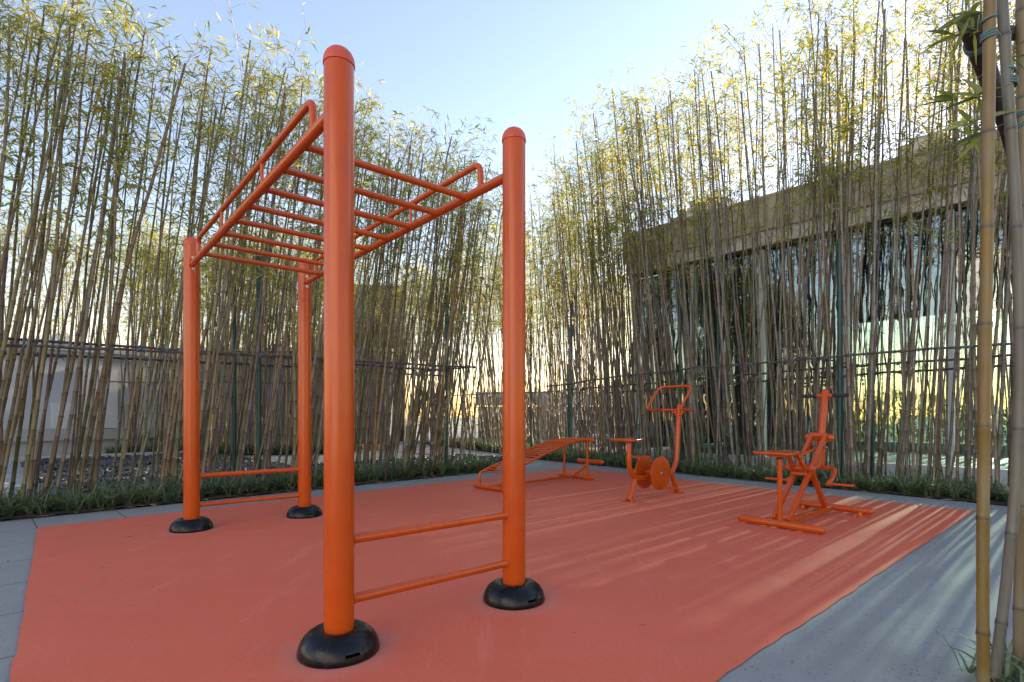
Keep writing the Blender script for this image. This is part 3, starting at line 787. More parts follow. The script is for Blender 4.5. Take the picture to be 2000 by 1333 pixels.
grass_mesh('border_grass', in_S, 240, 'strappy grass under the thicket behind the slate chips', 4, 1.3)
grass_mesh('border_grass', in_N, 13, 'pale strappy grass at the foot of the thick canes', 5, .8, (12, 20))

# fallen leaves and bits on the paving
def litter():
    r = np.random.RandomState(9); v, q, c = [], [], []; off = 0
    spots = [(Lp(r.uniform(-1.2, 5.6), .60 + r.normal(0, .05)), 1) for _ in range(190)] + [(Rp(r.uniform(-1.5, 6.8), .62 + r.normal(0, .05)), 1) for _ in range(150)]
    spots += [(V((r.uniform(-2.4, 2.2), r.uniform(2.0, 6.5), 0)), .4) for _ in range(20)] + [(V((r.uniform(-3.6, -2.2), r.uniform(2.4, 4.4), 0)), .6) for _ in range(12)]
    for P, s in spots:
        a = r.uniform(0, 6.28); l = r.uniform(.03, .08) * s; w = l * r.uniform(.06, .14); d = np.array([math.cos(a), math.sin(a), 0]); n = np.array([-d[1], d[0], 0])
        b = np.array([P.x, P.y, .014 if s == 1 else .0125]); z = np.array([0, 0, 1]) * r.uniform(.002, .012) * s
        v.append(np.stack([b - d * l, b - n * w + z * .4, b + d * l + z * .4, b + n * w + z])); q.append(np.arange(4) + off); off += 4
        c.append(np.tile(np.array([.34, .25, .13]) * r.uniform(.5, 1.3), (4, 1)))
    o = mesh_np('fallen_leaves', np.vstack(v), np.array(q), [M['dryleaf']], attrs=[('tint', np.vstack(c))], smooth=False)
    tag(o, 'dry fallen bamboo leaves along the paving edges', kind='stuff')
litter()

# ------------------------------------------------------------------ monkey bars
cx, cy = -1.314, 3.583
ux, uy = .7604, .6494; vx, vy = -.6494, .7604
def mb_(s, w, z): return V((cx + ux * w + vx * s, cy + uy * w + vy * s, z))     # s along the rails, w along the rungs
SL, SW, RP = 1.5, .46, .0585
mk = empty('monkey_bars', (cx, cy, 0), 'tall orange monkey bars on four posts with black base covers', 'monkey bars')
PZ, BZ = 2.345, 2.185
plabel = {(-1, -1): 'nearest and tallest looking post', (-1, 1): 'front post at right', (1, -1): 'rear post at left', (1, 1): 'rear post half hidden behind the nearest post'}
for ss in (-1, 1):
    for sw in (-1, 1):
        P = mb_(ss * SL, ss * 0 + sw * SW, 0)
        po = one('post', M['orange'], lambda b: b.tube([P + V((0, 0, -.01)), P + V((0, 0, .8)), P + V((0, 0, 1.6)), P + V((0, 0, PZ))], RP, 48), mk)
        po['label'] = plabel[(ss, sw)]
        R1 = RP * 1.055
        one('cap', M['cap'], lambda b: b.lathe([(RP * .9, PZ - .002), (R1, PZ - .004), (R1, PZ + .006), (R1 * .985, PZ + .016), (R1 * .93, PZ + .030), (R1 * .82, PZ + .043), (R1 * .64, PZ + .055), (R1 * .42, PZ + .063), (R1 * .2, PZ + .067), (.0005, PZ + .068)], P, 48), po, angle=60)
        # half-doughnut rubber cover with a seam and a slot
        prof = [(.154, 0), (.1575, .004), (.157, .016), (.153, .034), (.146, .051), (.135, .067), (.121, .080), (.105, .0895), (.090, .094), (.077, .0945), (.068, .092), (.0615, .088), (.0600, .0)]
        ang = math.atan2(uy, ux) + (math.pi if sw < 0 and ss > 0 else 0)
        bc = MB(); bc.lathe([(a, z) for a, z in prof], P + V((0, 0, .009)), 72, sx=1.0, sy=1.0)
        co = bc.build('base_cover', M['black'], po, angle=60)
        cut = MB(); rz = Matrix.Rotation(math.radians(-16) if not (ss > 0 and sw < 0) else math.radians(-118), 3, 'Z')
        dd = rz @ V((.0, -1, 0)) if False else rz @ V((.80, -.60, 0)).normalized()
        tt = V((-dd.y, dd.x, 0))
        cut.box(P + dd * .142 + V((0, 0, .044)), (tt, dd, (0, 0, 1)), (.028, .03, .0055))
        cu = cut.build('slot_cutter', M['black'])
        m = co.modifiers.new('slot', 'BOOLEAN'); m.object = cu; m.operation = 'DIFFERENCE'; m.solver = 'EXACT'
        dg = bpy.context.evaluated_depsgraph_get(); me = bpy.data.meshes.new_from_object(co.evaluated_get(dg)); co.modifiers.clear(); co.data = me
        me.materials.clear(); me.materials.append(M['black']); me.shade_smooth(); me.set_sharp_from_angle(angle=math.radians(50))
        bpy.data.objects.remove(cu)
        sd = Matrix.Rotation(math.radians(-16), 3, 'Z') @ V((.28, -.96, 0)).normalized()
        one('seam', M['grip'], lambda b: b.tube([P + sd * r0 + V((0, 0, .009 + z0)) for r0, z0 in prof[1:10]], .0011, 5), po)
        # flange with two bolts where the rail meets the post (inner side)
        iv = V((vx, vy, 0)) * -ss; iu = V((ux, uy, 0))
        def fl(b):
            n = 9; outl = []
            for i in range(28):
                a = 2 * math.pi * i / 28
                outl.append((.026 * math.cos(a), .062 * (1 if math.sin(a) > 0 else -1) * abs(math.sin(a)) ** .8))
            vs = []
            for rr in (RP + .0045, RP - .004):
                for a, z in outl:
                    th = a / RP
                    vs.append(P + (iv * math.cos(th) + iu * math.sin(th)) * rr + V((0, 0, BZ + z)))
            k = len(outl)
            b.add(vs, [tuple(range(k)), tuple(range(2 * k - 1, k - 1, -1))] + [(i, (i + 1) % k, k + (i + 1) % k, k + i) for i in range(k)])
        one('flange', M['orange'], fl, po)
        for dz in (-.046, .046):
            q = P + iv * (RP + .003) + V((0, 0, BZ + dz))
            one('bolt', M['steel'], lambda b: (b.tube([q, q + iv * .004], .0115, 20), b.tube([q + iv * .003, q + iv * .009, q + iv * .012], [.0085, .008, .005], 16, 'round')), po)
RR = .0245
for sw in (-1, 1):
    one('side_rail', M['orange'], lambda b: b.tube([mb_(-SL + RP - .004, sw * SW, BZ), mb_(-.5, sw * SW, BZ), mb_(.5, sw * SW, BZ), mb_(SL - RP + .004, sw * SW, BZ)], RR, 24), mk)
    gz = BZ + .15
    g = one('guard_rail', M['orange'], lambda b: b.tube(fillet([mb_(-1.22, sw * SW, BZ + RR - .004), mb_(-1.22, sw * SW, gz), mb_(1.22, sw * SW, gz), mb_(1.22, sw * SW, BZ + RR - .004)], .075, 9), .0168, 20), mk)
    for s in (-.46, .46):
        one('strut', M['orange'], lambda b: b.tube([mb_(s, sw * SW, BZ + RR - .003), mb_(s, sw * SW, gz - .012)], .0095, 14), g)
for i in range(8):
    s = -1.085 + .31 * i
    one('rung', M['orange'], lambda b: b.tube([mb_(s, w_, BZ) for w_ in (-SW + RR - .003, -SW + RR + .003, -SW + RR + .008, 0, SW - RR - .008, SW - RR - .003, SW - RR + .003)], [.0212, .0205, .0172, .0172, .0172, .0205, .0212], 20), mk)
for ss in (-1, 1):
    for z in (.205, .447):
        one('step_bar', M['orange'], lambda b: b.tube([mb_(ss * SL, w_, z) for w_ in (-SW + RP - .003, -SW + RP + .004, -SW + RP + .009, 0, SW - RP - .009, SW - RP - .004, SW - RP + .003)], [.0245, .0235, .0195, .0195, .0195, .0235, .0245], 22), mk)

# ------------------------------------------------------------------ sit-up bench
bx, by = -.26, 6.71
def bp(d, w, z): return V((bx + .711 * d + .703 * w, by + .703 * d - .711 * w, z))
bn = empty('sit_up_bench', (bx, by, 0), 'low orange slatted sit-up bench sloping up to the right', 'bench')
G = .009
one('front_bar', M['orange'], lambda b: b.tube([bp(0, -.30, G + .036), bp(0, 0, G + .036), bp(0, .30, G + .036)], .031, 20, 'round'), bn)
rb = one('rear_bar', M['orange'], lambda b: b.tube([bp(1.68, -.30, G + .045), bp(1.68, 0, G + .045), bp(1.68, .30, G + .045)], .031, 20, 'round'), bn)
for w in (-.27, .27):
    for d, par in ((1.68, rb),):
        one('foot', M['orange'], lambda b: (b.tube([bp(d, w * .96, G), bp(d, w * .96, G + .022)], .027, 16), b.tube([bp(d - .05, w * .8, G), bp(d - .05, w * .8, G + .02)], .014, 12, 'flat')), par)
one('spine', M['orange'], lambda b: b.tube([bp(.02, 0, G + .05), bp(.8, 0, G + .05), bp(1.66, 0, G + .05)], .019, 16), bn)
prof = [(.0, .05), (.0, .175), (.05, .222), (.35, .305), (.75, .420), (1.10, .510), (1.38, .562), (1.56, .580), (1.70, .578)]
def sm(pts):     # smooth curve through the profile
    out = []
    for i in range(len(pts) - 1):
        p0 = pts[max(0, i - 1)]; p1 = pts[i]; p2 = pts[i + 1]; p3 = pts[min(len(pts) - 1, i + 2)]
        for k in range(6):
            t = k / 6
            out.append(tuple(.5 * ((2 * p1[j]) + (-p0[j] + p2[j]) * t + (2 * p0[j] - 5 * p1[j] + 4 * p2[j] - p3[j]) * t * t + (-p0[j] + 3 * p1[j] - 3 * p2[j] + p3[j]) * t ** 3) for j in range(2)))
    return out + [pts[-1]]
ps = sm(prof)
for w in (-.215, .215):
    one('side_rail', M['orange'], lambda b: b.tube([bp(d, w, G + z) for d, z in ps], .0165, 14), bn)
    one('leg', M['orange'], lambda b: b.tube([bp(1.68, w, G + .07), bp(1.68, w, G + .57)], .0165, 14), bn)
zd = lambda d: float(np.interp(d, [p[0] for p in prof[2:]], [p[1] for p in prof[2:]]))
for i in range(21):
    d = .06 + i * .0745
    one('slat', M['orange'], lambda b: b.tube([bp(d, -.205, G + zd(d)), bp(d, .205, G + zd(d))], .0098, 12), bn)
one('top_bar', M['orange'], lambda b: b.tube([bp(1.71, -.29, G + .577), bp(1.71, 0, G + .577), bp(1.71, .29, G + .577)], .0285, 20, 'round'), bn)
one('strut', M['orange'], lambda b: b.tube([bp(1.62, 0, G + .05), bp(1.80, 0, G + .13), bp(2.02, 0, G + .235)], .022, 16), bn)
one('foot_roller', M['orange'], lambda b: b.tube([bp(2.03, -.22, G + .24), bp(2.03, 0, G + .24), bp(2.03, .22, G + .24)], .033, 22, 'round'), bn)

# ------------------------------------------------------------------ pedal bike
ox, oy = 1.278, 5.87
def kp(a, q, z): return V((ox + .743 * a + .669 * q, oy + .669 * a - .743 * q, z))
KE = V((.743, .669, 0)); KQ = V((.669, -.743, 0)); ZU = V((0, 0, 1))
bk = empty('pedal_bike', (ox + .36, oy + .33, 0), 'orange fixed pedal bike with two round discs and a loop handlebar', 'exercise bike')
one('frame_tube', M['orange'], lambda b: b.tube(fillet([kp(0, 0, .665), kp(0, 0, .36), kp(.10, 0, .25), kp(.45, 0, .235), kp(.84, 0, .235), kp(.965, 0, .38), kp(1.015, 0, 1.03)], .10, 9), .029, 22, 'round'), bk)
for a0, a1, lb in ((.0, .12, None), (.98, .855, None)):
    lg = one('leg', M['orange'], lambda b: b.tube([kp(a0, 0, G + .004), kp((a0 + a1) / 2, 0, .12), kp(a1, 0, .25)], .027, 18), bk)
    one('foot_plate', M['orange'], lambda b: b.lathe([(.0005, .006), (.075, .006), (.075, 0), (.0005, 0)], kp(a0, 0, G), 28), lg)
    for t in (0.3, 2.0, 3.6, 5.2):
        q = kp(a0 + .056 * math.cos(t), .056 * math.sin(t), G + .005)
        one('bolt', M['cap'], lambda b: b.tube([q, q + ZU * .016], [.014, .012], 12, 'round'), lg)
def seat_shape(fn, name, par, outl, z, th):
    def f(b):
        n = len(outl)
        rings = [(z - th, .94), (z - th * .8, .985), (z - th * .3, 1.0), (z - .002, .985), (z, .95)]
        vs = []
        ma = sum(a for a, _ in outl) / n; mq = sum(q for _, q in outl) / n
        for zz, sc in rings: vs += [fn(ma + (a - ma) * sc, mq + (q - mq) * sc, zz) for a, q in outl]
        fs = [(r * n + i, r * n + (i + 1) % n, (r + 1) * n + (i + 1) % n, (r + 1) * n + i) for r in range(4) for i in range(n)]
        fs += [tuple(range(n - 1, -1, -1)), tuple(range(4 * n, 5 * n))]
        b.add(vs, fs)
    return one(name, M['orange'], f, par, angle=60)
def rounded(poly, r, seg=6):
    pts = [V((a, q, 0)) for a, q in poly]; n = len(pts); out = []
    for i in range(n):
        a, p, c = pts[i - 1], pts[i], pts[(i + 1) % n]; u = (a - p); w = (c - p); rr = min(r, u.length * .48, w.length * .48)
        p0 = p + u.normalized() * rr; p1 = p + w.normalized() * rr
        for k in range(seg + 1):
            t = k / seg; o = p0 * (1 - t) ** 2 + p * 2 * t * (1 - t) + p1 * t * t; out.append((o.x, o.y))
    return out
st = seat_shape(kp, 'seat', bk, rounded([(-.15, -.175), (-.15, .175), (.20, .07), (.20, -.07)], .07), .692, .026)
one('seat_bracket', M['orange'], lambda b: b.box(kp(-.01, 0, .663), (KE, KQ, ZU), (.06, .05, .006)), st)
DC = (.457, .290)
for sg in (-1, 1):
    c = kp(DC[0], sg * .104, DC[1])
    dk = one('pedal_disc', M['orange'], lambda b: b.tube([c - KQ * .009, c - KQ * .0075, c + KQ * .0075, c + KQ * .009], [.188, .193, .193, .188], 56), bk)
    one('axle_nut', M['steel'], lambda b: (b.tube([c + KQ * sg * .008, c + KQ * sg * .014], .024, 24), b.tube([c + KQ * sg * .013, c + KQ * sg * .028], .014, 6), b.tube([c + KQ * sg * .028, c + KQ * sg * .036], .007, 12)), dk)
    pa, pz = (DC[0] + .01, DC[1] - .165) if sg > 0 else (DC[0] - .03, DC[1] + .165)
    pc = kp(pa, sg * .190, pz)
    def ped(b):
        b.box(pc, (KE, KQ, ZU), (.045, .062, .010))
        for ee in (-1, 1):
            for j in range(9): b.box(pc + KE * ee * .041 + KQ * (-.056 + j * .014) + ZU * .013, (KE, KQ, ZU), (.004, .004, .004))
    pd = one('pedal', M['orange'], ped, dk, bevel=.003)
    one('pedal_pin', M['steel'], lambda b: b.tube([kp(pa, sg * .112, pz), kp(pa, sg * .262, pz)], .007, 12), dk)
one('axle', M['orange'], lambda b: (b.tube([kp(DC[0], -.096, DC[1]), kp(DC[0], .096, DC[1])], .022, 20), b.tube([kp(DC[0], -.05, DC[1]), kp(DC[0], .05, DC[1])], .036, 22)), bk)
one('axle_bracket', M['orange'], lambda b: b.box(kp(DC[0], 0, .26), (KE, KQ, ZU), (.03, .02, .04)), bk)
hz = 1.012
loop = fillet([kp(1.016, -.02, hz), kp(1.016, -.225, hz), kp(.655, -.225, hz), kp(.945, -.225, 1.295), kp(.945, .225, 1.295), kp(.655, .225, hz), kp(1.016, .225, hz), kp(1.016, .02, hz)], .085, 10)
hb = one('handlebar', M['orange'], lambda b: b.tube(loop, .0155, 16), bk)
one('gusset', M['orange'], lambda b: (b.prism([(-.085, hz - .006), (.085, hz - .006), (.032, hz - .085), (-.032, hz - .085)], -.005, .005, lambda q, z, t: kp(1.012 + t, q, z))), hb, smooth=False)
one('column_cap', M['orange'], lambda b: b.tube([kp(1.016, 0, 1.02), kp(1.02, 0, 1.062)], [.03, .026], 20, 'round'), hb)

# ------------------------------------------------------------------ riding machine
rx, ry = 2.22, 4.466
def rp(a, q, z): return V((rx + .768 * a + .64 * q, ry + .64 * a - .768 * q, z))
RE = V((.768, .64, 0)); RQ = V((.64, -.768, 0))
rm = empty('riding_machine', (rx + .4, ry + .33, 0), 'orange riding exerciser with scissor frame and black T handle grips', 'exercise machine')
one('front_bar', M['orange'], lambda b: b.tube([rp(0, -.325, G + .038), rp(0, 0, G + .038), rp(0, .325, G + .038)], .031, 24, 'round'), rm)
rb = one('rear_bar', M['orange'], lambda b: b.tube([rp(1.15, -.32, G + .05), rp(1.15, 0, G + .05), rp(1.15, .32, G + .05)], .031, 24, 'round'), rm)
for w in (-.25, .25):
    one('foot', M['orange'], lambda b: (b.tube([rp(1.13, w, G), rp(1.13, w, G + .022)], .036, 18), b.tube([rp(1.09, w, G + .0), rp(1.09, w, G + .03)], [.026, .022], 16, 'round')), rb)
one('spine', M['orange'], lambda b: b.box(rp(.57, 0, G + .045), (RE, RQ, ZU), (.56, .021, .021)), rm, bevel=.004)
sp = one('seat_post', M['orange'], lambda b: b.tube([rp(.01, 0, G + .05), rp(.01, 0, .3), rp(.01, 0, .586)], .0205, 22), rm)
one('post_collar', M['grip'], lambda b: b.tube([rp(.01, 0, .584), rp(.01, 0, .603)], .0245, 22), sp)
st = seat_shape(rp, 'seat', rm, rounded([(-.17, -.165), (-.17, .165), (.10, .13), (.25, .055), (.25, -.055), (.10, -.13)], .06), .648, .024)
one('seat_bracket', M['orange'], lambda b: b.box(rp(.03, 0, .613), (RE, RQ, ZU), (.085, .06, .011)), st, bevel=.003)
bd = (rp(.80, 0, .745) - rp(.03, 0, .075)).normalized(); bu = RQ.cross(bd)
for w in (-.06, .06):
    a, c = rp(.03, w, .075), rp(.81, w, .752)
    one('main_bar', M['orange'], lambda b: b.box((a + c) / 2, (bd, RQ, bu), ((c - a).length / 2, .0175, .022)), rm, bevel=.004)
    a2, c2 = rp(.40, w * .75, .475), rp(.235, w * .75, .628)
    ld = (c2 - a2).normalized()
    one('seat_link', M['orange'], lambda b: b.box((a2 + c2) / 2, (ld, RQ, RQ.cross(ld)), ((c2 - a2).length / 2, .013, .018)), rm, bevel=.003)
tp = one('top_plate', M['orange'], lambda b: b.box(rp(.815, 0, .757), (bd, RQ, bu), (.022, .078, .021)), rm, bevel=.004)
one('pivot_tube', M['orange'], lambda b: b.tube([rp(.83, -.085, .742), rp(.83, .085, .742)], .027, 22), tp)
for (a, z, par) in ((.83, .742, rm), (.40, .487, rm)):
    for w in (-.107, .107):
        one('pivot_cap', M['orange'], lambda b: b.tube([rp(a, w * .78, z), rp(a, w * .95, z), rp(a, w, z)], [.033, .034, .026], 22, 'round'), par)
one('pivot_tube', M['orange'], lambda b: (b.tube([rp(.40, -.085, .487), rp(.40, .085, .487)], .028, 22), b.tube([rp(.41, -.07, .435), rp(.41, .07, .435)], .018, 18)), rm)
one('column', M['orange'], lambda b: b.tube([rp(.845, 0, .62), rp(.88, 0, .78), rp(.965, 0, 1.17)], .0305, 26, 'round'), rm)
def wedge(b):
    b.prism([(.905, .72), (.85, .72), (.80, .60), (.775, .455), (.90, .455), (.915, .62)], -.024, .024, lambda a, z, q: rp(a, q, z))
one('column_foot', M['orange'], wedge, rm, smooth=False, bevel=.005)
ha = .955
one('handle_bar', M['orange'], lambda b: b.tube([rp(ha, -.06, 1.132), rp(ha, .06, 1.132)], .019, 18, 'round'), rm)
for sg in (-1, 1):
    one('hand_grip', M['grip'], lambda b: b.tube([rp(ha, sg * .045, 1.132), rp(ha, sg * .06, 1.132), rp(ha, sg * .185, 1.132), rp(ha, sg * .2, 1.132)], [.0165, .0172, .0172, .019], 18), rm)
    fr = one('footrest', M['orange'], lambda b: b.tube(fillet([rp(.83, 0, .468), rp(.83, sg * .135, .465), rp(.70, sg * .165, .40), rp(.55, sg * .17, .348)], .06, 7), .0195, 18, 'round'), rm)
    def fp_(b):
        b.prism(rounded([(.535, sg * .16), (.535, sg * .375), (.575, sg * .375), (.575, sg * .16)], .02, 4), .343, .361, lambda a, q, z: rp(a, q, z))
    one('foot_bar', M['orange'], fp_, fr, smooth=False, bevel=.003)
one('rear_leg', M['orange'], lambda b: (lambda a, c: b.box((a + c) / 2, (c - a, RQ, (c - a).cross(RQ)), ((c - a).length / 2, .022, .020)))(rp(.97, 0, .075), rp(.60, 0, .50)), rm, bevel=.004)
one('link_rod', M['orange'], lambda b: b.tube([rp(.30, 0, .585), rp(.88, 0, .655)], .014, 16), rm)
for (a, q, z) in ((.295, .058, .583), (.295, -.058, .583), (.875, .040, .648), (.875, -.040, .648)):
    s_ = 1 if q > 0 else -1
    one('bolt', M['steel'], lambda b: (b.tube([rp(a, q - s_ * .02, z), rp(a, q, z)], .009, 14), b.tube([rp(a, q - s_ * .004, z), rp(a, q + s_ * .010, z)], .0135, 6)), rm)

# copies of the two machines on the farther court, seen between the canes
for src, loc, rot, lb in ((bk, (-5.6, 15.7, .028), .6, 'farther orange pedal bike seen through the left canes'), (rm, (-6.9, 15.8, .028), 1.9, 'farther orange riding machine seen through the left canes')):
    c = copy_tree(src); P0 = Matrix.Translation(src.location)
    c.location = loc; c.rotation_euler = (0, 0, rot); c['label'] = lb

# ------------------------------------------------------------------ glass pavilion
pv = empty('glass_pavilion', Fp(0, 2.5), 'long low pavilion with tall glass front behind the right bamboo row', 'building')
T0, T1, DEP = 3.95, -9.4, 4.7
TD = V((-.697, .717, 0)); DD = V((.717, .697, 0))
def fbox(b, t0, t1, d0, d1, z0, z1, mi=0):
    b.box(Fp((t0 + t1) / 2, (d0 + d1) / 2, (z0 + z1) / 2), (TD, DD, ZU), (abs(t1 - t0) / 2, abs(d1 - d0) / 2, abs(z1 - z0) / 2), mi)
def part(name, m, args, bevel=0, par=pv, smooth=False):
    return one(name, m, lambda b: [fbox(b, *a) for a in args], par, smooth=smooth, bevel=bevel)
part('floor_slab', M['floor'], [(T0, T1, .10, DEP - .10, -.05, .13)])
part('sill', M['mullion'], [(T0 + .06, T1, -.04, .098, .0, .20)], .004)
part('rear_sill', M['wallbase'], [(T0 + .06, T1, DEP - .098, DEP + .06, .0, .34)], .004)
part('head_band', M['white_metal'], [(T0 + .10, T1, -.10, .18, 3.985, 4.235)], .006)
part('shadow_gap', M['darkgap'], [(T0 + .05, T1, -.05, .16, 3.935, 3.983)])
part('ceiling', M['ceiling'], [(T0 - .02, T1, .20, DEP - .12, 3.20, 3.36)])
part('blind_box', M['darkgap'], [(T0 - .02, T1, .22, .34, 3.37, 3.93)])
part('rear_head', M['darkgap'], [(T0 + .06, T1, DEP - .10, DEP + .06, 3.12, 3.95)])
part('parapet', M['beige'], [(T0 + .16, T1, -.16, .30, 4.237, 4.80), (T0 + .17, T1, -.175, .33, 4.802, 4.85)], .006)
part('roof', M['beige'], [(T0 + .12, T1, .302, DEP + .3, 4.25, 4.62)])
part('rear_parapet', M['beige'], [(T0 + .14, T1, DEP + .302, DEP + .5, 3.96, 4.66)])
bay = 1.3316; ts = [3.91 - bay * i for i in range(11)]
for t in ts:
    part('mullion', M['mullion'], [(t + .045, t - .045, -.03, .13, .202, 3.933)], .004)
    part('rear_mullion', M['mullion'], [(t + .035, t - .035, DEP - .08, DEP + .03, .342, 3.118)], .003)
for i in range(10):
    part('glass_pane', M['glass'], [(ts[i] - .047, ts[i + 1] + .047, .045, .057, .203, 3.93)])
    if i < 2: part('rear_panel', M['darkwall'], [(ts[i] - .037, ts[i + 1] + .037, DEP - .03, DEP - .02, .343, 3.117)])
    else: part('rear_pane', M['glass_clear'], [(ts[i] - .037, ts[i + 1] + .037, DEP - .03, DEP - .02, .343, 3.117)])
part('side_wall', M['glass'], [(3.955, 3.967, .135, DEP - .085, .203, 3.93)])
part('side_frame', M['mullion'], [(3.99, 3.93, 1.6, 1.68, .13, 3.93), (3.99, 3.93, 3.1, 3.18, .13, 3.93)])
def roof_block(pxs):
    def f(b):
        for (x0, x1, ytop, ybot, d) in pxs:
            k0, k1 = (x0 - CX) / F, (x1 - CX) / F
            g = lambda k: ((5.39 + .717 * d) - k * (8.84 + .697 * d)) / (.697 + .717 * k)
            t0, t1 = g(k0), g(k1); zc = Fp((t0 + t1) / 2, d).y
            z1 = H + (HY - ytop) / F * zc
            fbox(b, t0, t1, d, d + .7, 4.6, z1)
    one('roof_block', M['roofstone'], f, pv, smooth=False, bevel=.03)
roof_block([(1308, 1372, 418, 0, .75), (1326, 1420, 397, 0, .85), (1345, 1405, 384, 0, .95)])
roof_block([(1592, 1690, 338, 0, .75), (1600, 1625, 322, 0, .85), (1640, 1680, 316, 0, .9)])
roof_block([(1740, 1862, 292, 0, .75), (1752, 1850, 272, 0, .85), (1775, 1840, 262, 0, .95)])
roof_block([(1480, 1545, 392, 0, .7)])
# red lattice seen through the glass
e = empty('red_lattice', Fp(4.0, 7.4), 'red lattice panel seen through the pavilion glass behind the bike', 'lattice')
def lat(b):
    for i in range(9): fbox(b, 5.3 - i * .2, 5.27 - i * .2, 7.4, 7.44, .2, 2.1)
    for j in range(12): fbox(b, 5.3, 3.67, 7.445, 7.47, .25 + j * .16, .275 + j * .16)
one('panel', M['redlat'], lat, e, smooth=False)

# ------------------------------------------------------------------ grey utility wall at the left
w0, w1 = V((-14.1, 8.0, 0)), V((-8.6, 14.87, 0)); wd = (w1 - w0).normalized(); wn = V((-wd.y, wd.x, 0)); wl = (w1 - w0).length
uw = empty('utility_wall', (w0 + w1) / 2, 'grey rendered utility wall with cornice behind the left bamboo', 'wall')
def wbox(b, a0, a1, n0, n1, z0, z1, mi=0): b.box(w0 + wd * (a0 + a1) / 2 + wn * (n0 + n1) / 2 + ZU * (z0 + z1) / 2, (wd, wn, ZU), (abs(a1 - a0) / 2, abs(n1 - n0) / 2, abs(z1 - z0) / 2), mi)
def wpart(name, m, args, par=uw, bevel=.004): return one(name, m, lambda b: [wbox(b, *a) for a in args], par, smooth=False, bevel=bevel)
wpart('wall_face', M['wallgrey'], [(0, wl, 0, 2.0, .62, 2.28)])
wpart('plinth', M['wallbase'], [(0, wl, -.12, 1.9, 0, .36), (0, wl, -.22, 1.95, .362, .618)])
wpart('cornice', M['wallgrey'], [(0, wl, -.05, 2, 2.282, 2.36), (0, wl, -.12, 2, 2.362, 2.44), (0, wl, -.18, 2.0, 2.442, 2.60)])
def along(px): # distance along the wall for a pixel column
    k = (px - CX) / F; return (k * w0.y - w0.x) / (wd.x - k * wd.y)
a, b_ = along(150), along(226)
cb = wpart('cabinet', M['cabinet'], [(a, b_, -.16, -.002, .63, 2.05)])
wpart('door_seam', M['darkgap'], [((a + b_) / 2 - .006, (a + b_) / 2 + .006, -.163, -.158, .66, 2.02)], cb, 0)
wpart('handle', M['steel'], [((a + b_) / 2 + .04, (a + b_) / 2 + .07, -.19, -.165, 1.15, 1.35)], cb, 0)
a, b_ = along(98), along(147)
cb = wpart('cabinet', M['cabinet'], [(a, b_, -.19, -.002, .625, 1.22)])
wpart('handle', M['steel'], [(b_ - .12, b_ - .08, -.22, -.195, .86, .98)], cb, 0)
wpart('vent', M['louvre'], [(b_ - .18, b_ - .06, -.205, -.192, .68, .75)], cb, 0)
a, b_ = along(346), along(372)
wpart('cabinet', M['cabinet'], [(a, b_, -.2, -.002, .625, 1.5)])
# louvred dark wall farther on
lw = empty('louvred_wall', (-7.6, 17.7, 0), 'dark grey wall with louvre strip behind the farther orange machines', 'wall')
one('wall_face', M['darkwall'], lambda b: b.box((-7.6, 17.9, 1.0), ((1, 0, 0), (0, 1, 0), ZU), (3.6, .3, 1.0)), lw, smooth=False)
one('louvre', M['louvre'], lambda b: [b.box((-7.6, 17.75, 2.06 + .08 * i), ((1, 0, 0), (0, .8, -.6), (0, .6, .8)), (3.6, .06, .008)) for i in range(12)], lw, smooth=False)
one('backing', M['darkgap'], lambda b: b.box((-7.6, 17.98, 2.52), ((1, 0, 0), (0, 1, 0), ZU), (3.6, .1, .52)), lw, smooth=False)
one('coping', M['wallgrey'], lambda b: b.box((-7.6, 17.9, 3.10), ((1, 0, 0), (0, 1, 0), ZU), (3.65, .35, .055)), lw, smooth=False)
# dark reflective kiosk
ks = empty('dark_kiosk', (-5.0, 20.2, 0), 'tall dark mirror-clad kiosk behind the left row, right of the nearest post', 'kiosk')
one('cladding', M['dark_reflective'], lambda b: b.box((-5.0, 20.2, 2.75), ((1, .12, 0), (-.12, 1, 0), ZU), (1.0, .9, 2.75)), ks, smooth=False, bevel=.03)
one('top_band', M['darkwall'], lambda b: b.box((-5.0, 20.2, 5.56), ((1, .12, 0), (-.12, 1, 0), ZU), (1.02, .92, .055)), ks, smooth=False)
# low wall and small things beyond the back bed
gw = empty('garden_wall', (3.5, 22.2, 0), 'low pale wall far behind the slatted bench', 'wall')
one('wall_face', M['darkwall'], lambda b: b.box((4.0, 22.4, .65), ((1, .05, 0), (-.05, 1, 0), ZU), (5.4, .12, .65)), gw, smooth=False)
one('coping', M['wallgrey'], lambda b: b.box((4.0, 22.35, 1.62), ((1, .05, 0), (-.05, 1, 0), ZU), (5.5, .16, .28)), gw, smooth=False)
e = empty('timber_panel', (1.5, 20.6, 0), 'pale timber panel standing behind the bench, far off', 'panel')
one('panel', M['beigepanel'], lambda b: b.box((1.5, 20.6, .75), ((1, 0, 0), (0, 1, 0), ZU), (.5, .05, .72)), e, smooth=False)
one('brace', M['wallbase'], lambda b: [b.box((1.1 + .4 * i, 20.5, .72), ((1, 0, 0), (0, 1, 0), ZU), (.03, .04, .7)) for i in range(3)], e, smooth=False)
e = empty('silver_pipe', (2.6, 17.0, 0), 'shiny silver pipe lying behind the bench top', 'pipe')
one('pipe', M['silver'], lambda b: b.tube([(1.9, 17.2, .23), (2.6, 17.2, .23), (3.35, 17.25, .23)], .115, 24, 'round'), e)
one('support', M['darkgap'], lambda b: [b.box((x, 17.2, .06), ((1, 0, 0), (0, 1, 0), ZU), (.04, .12, .06)) for x in (2.1, 2.6, 3.1)], e, smooth=False)
e = empty('blue_crate', (3.35, 17.0, 0), 'blue crate with yellow lid between bench and bike, far off', 'crate')
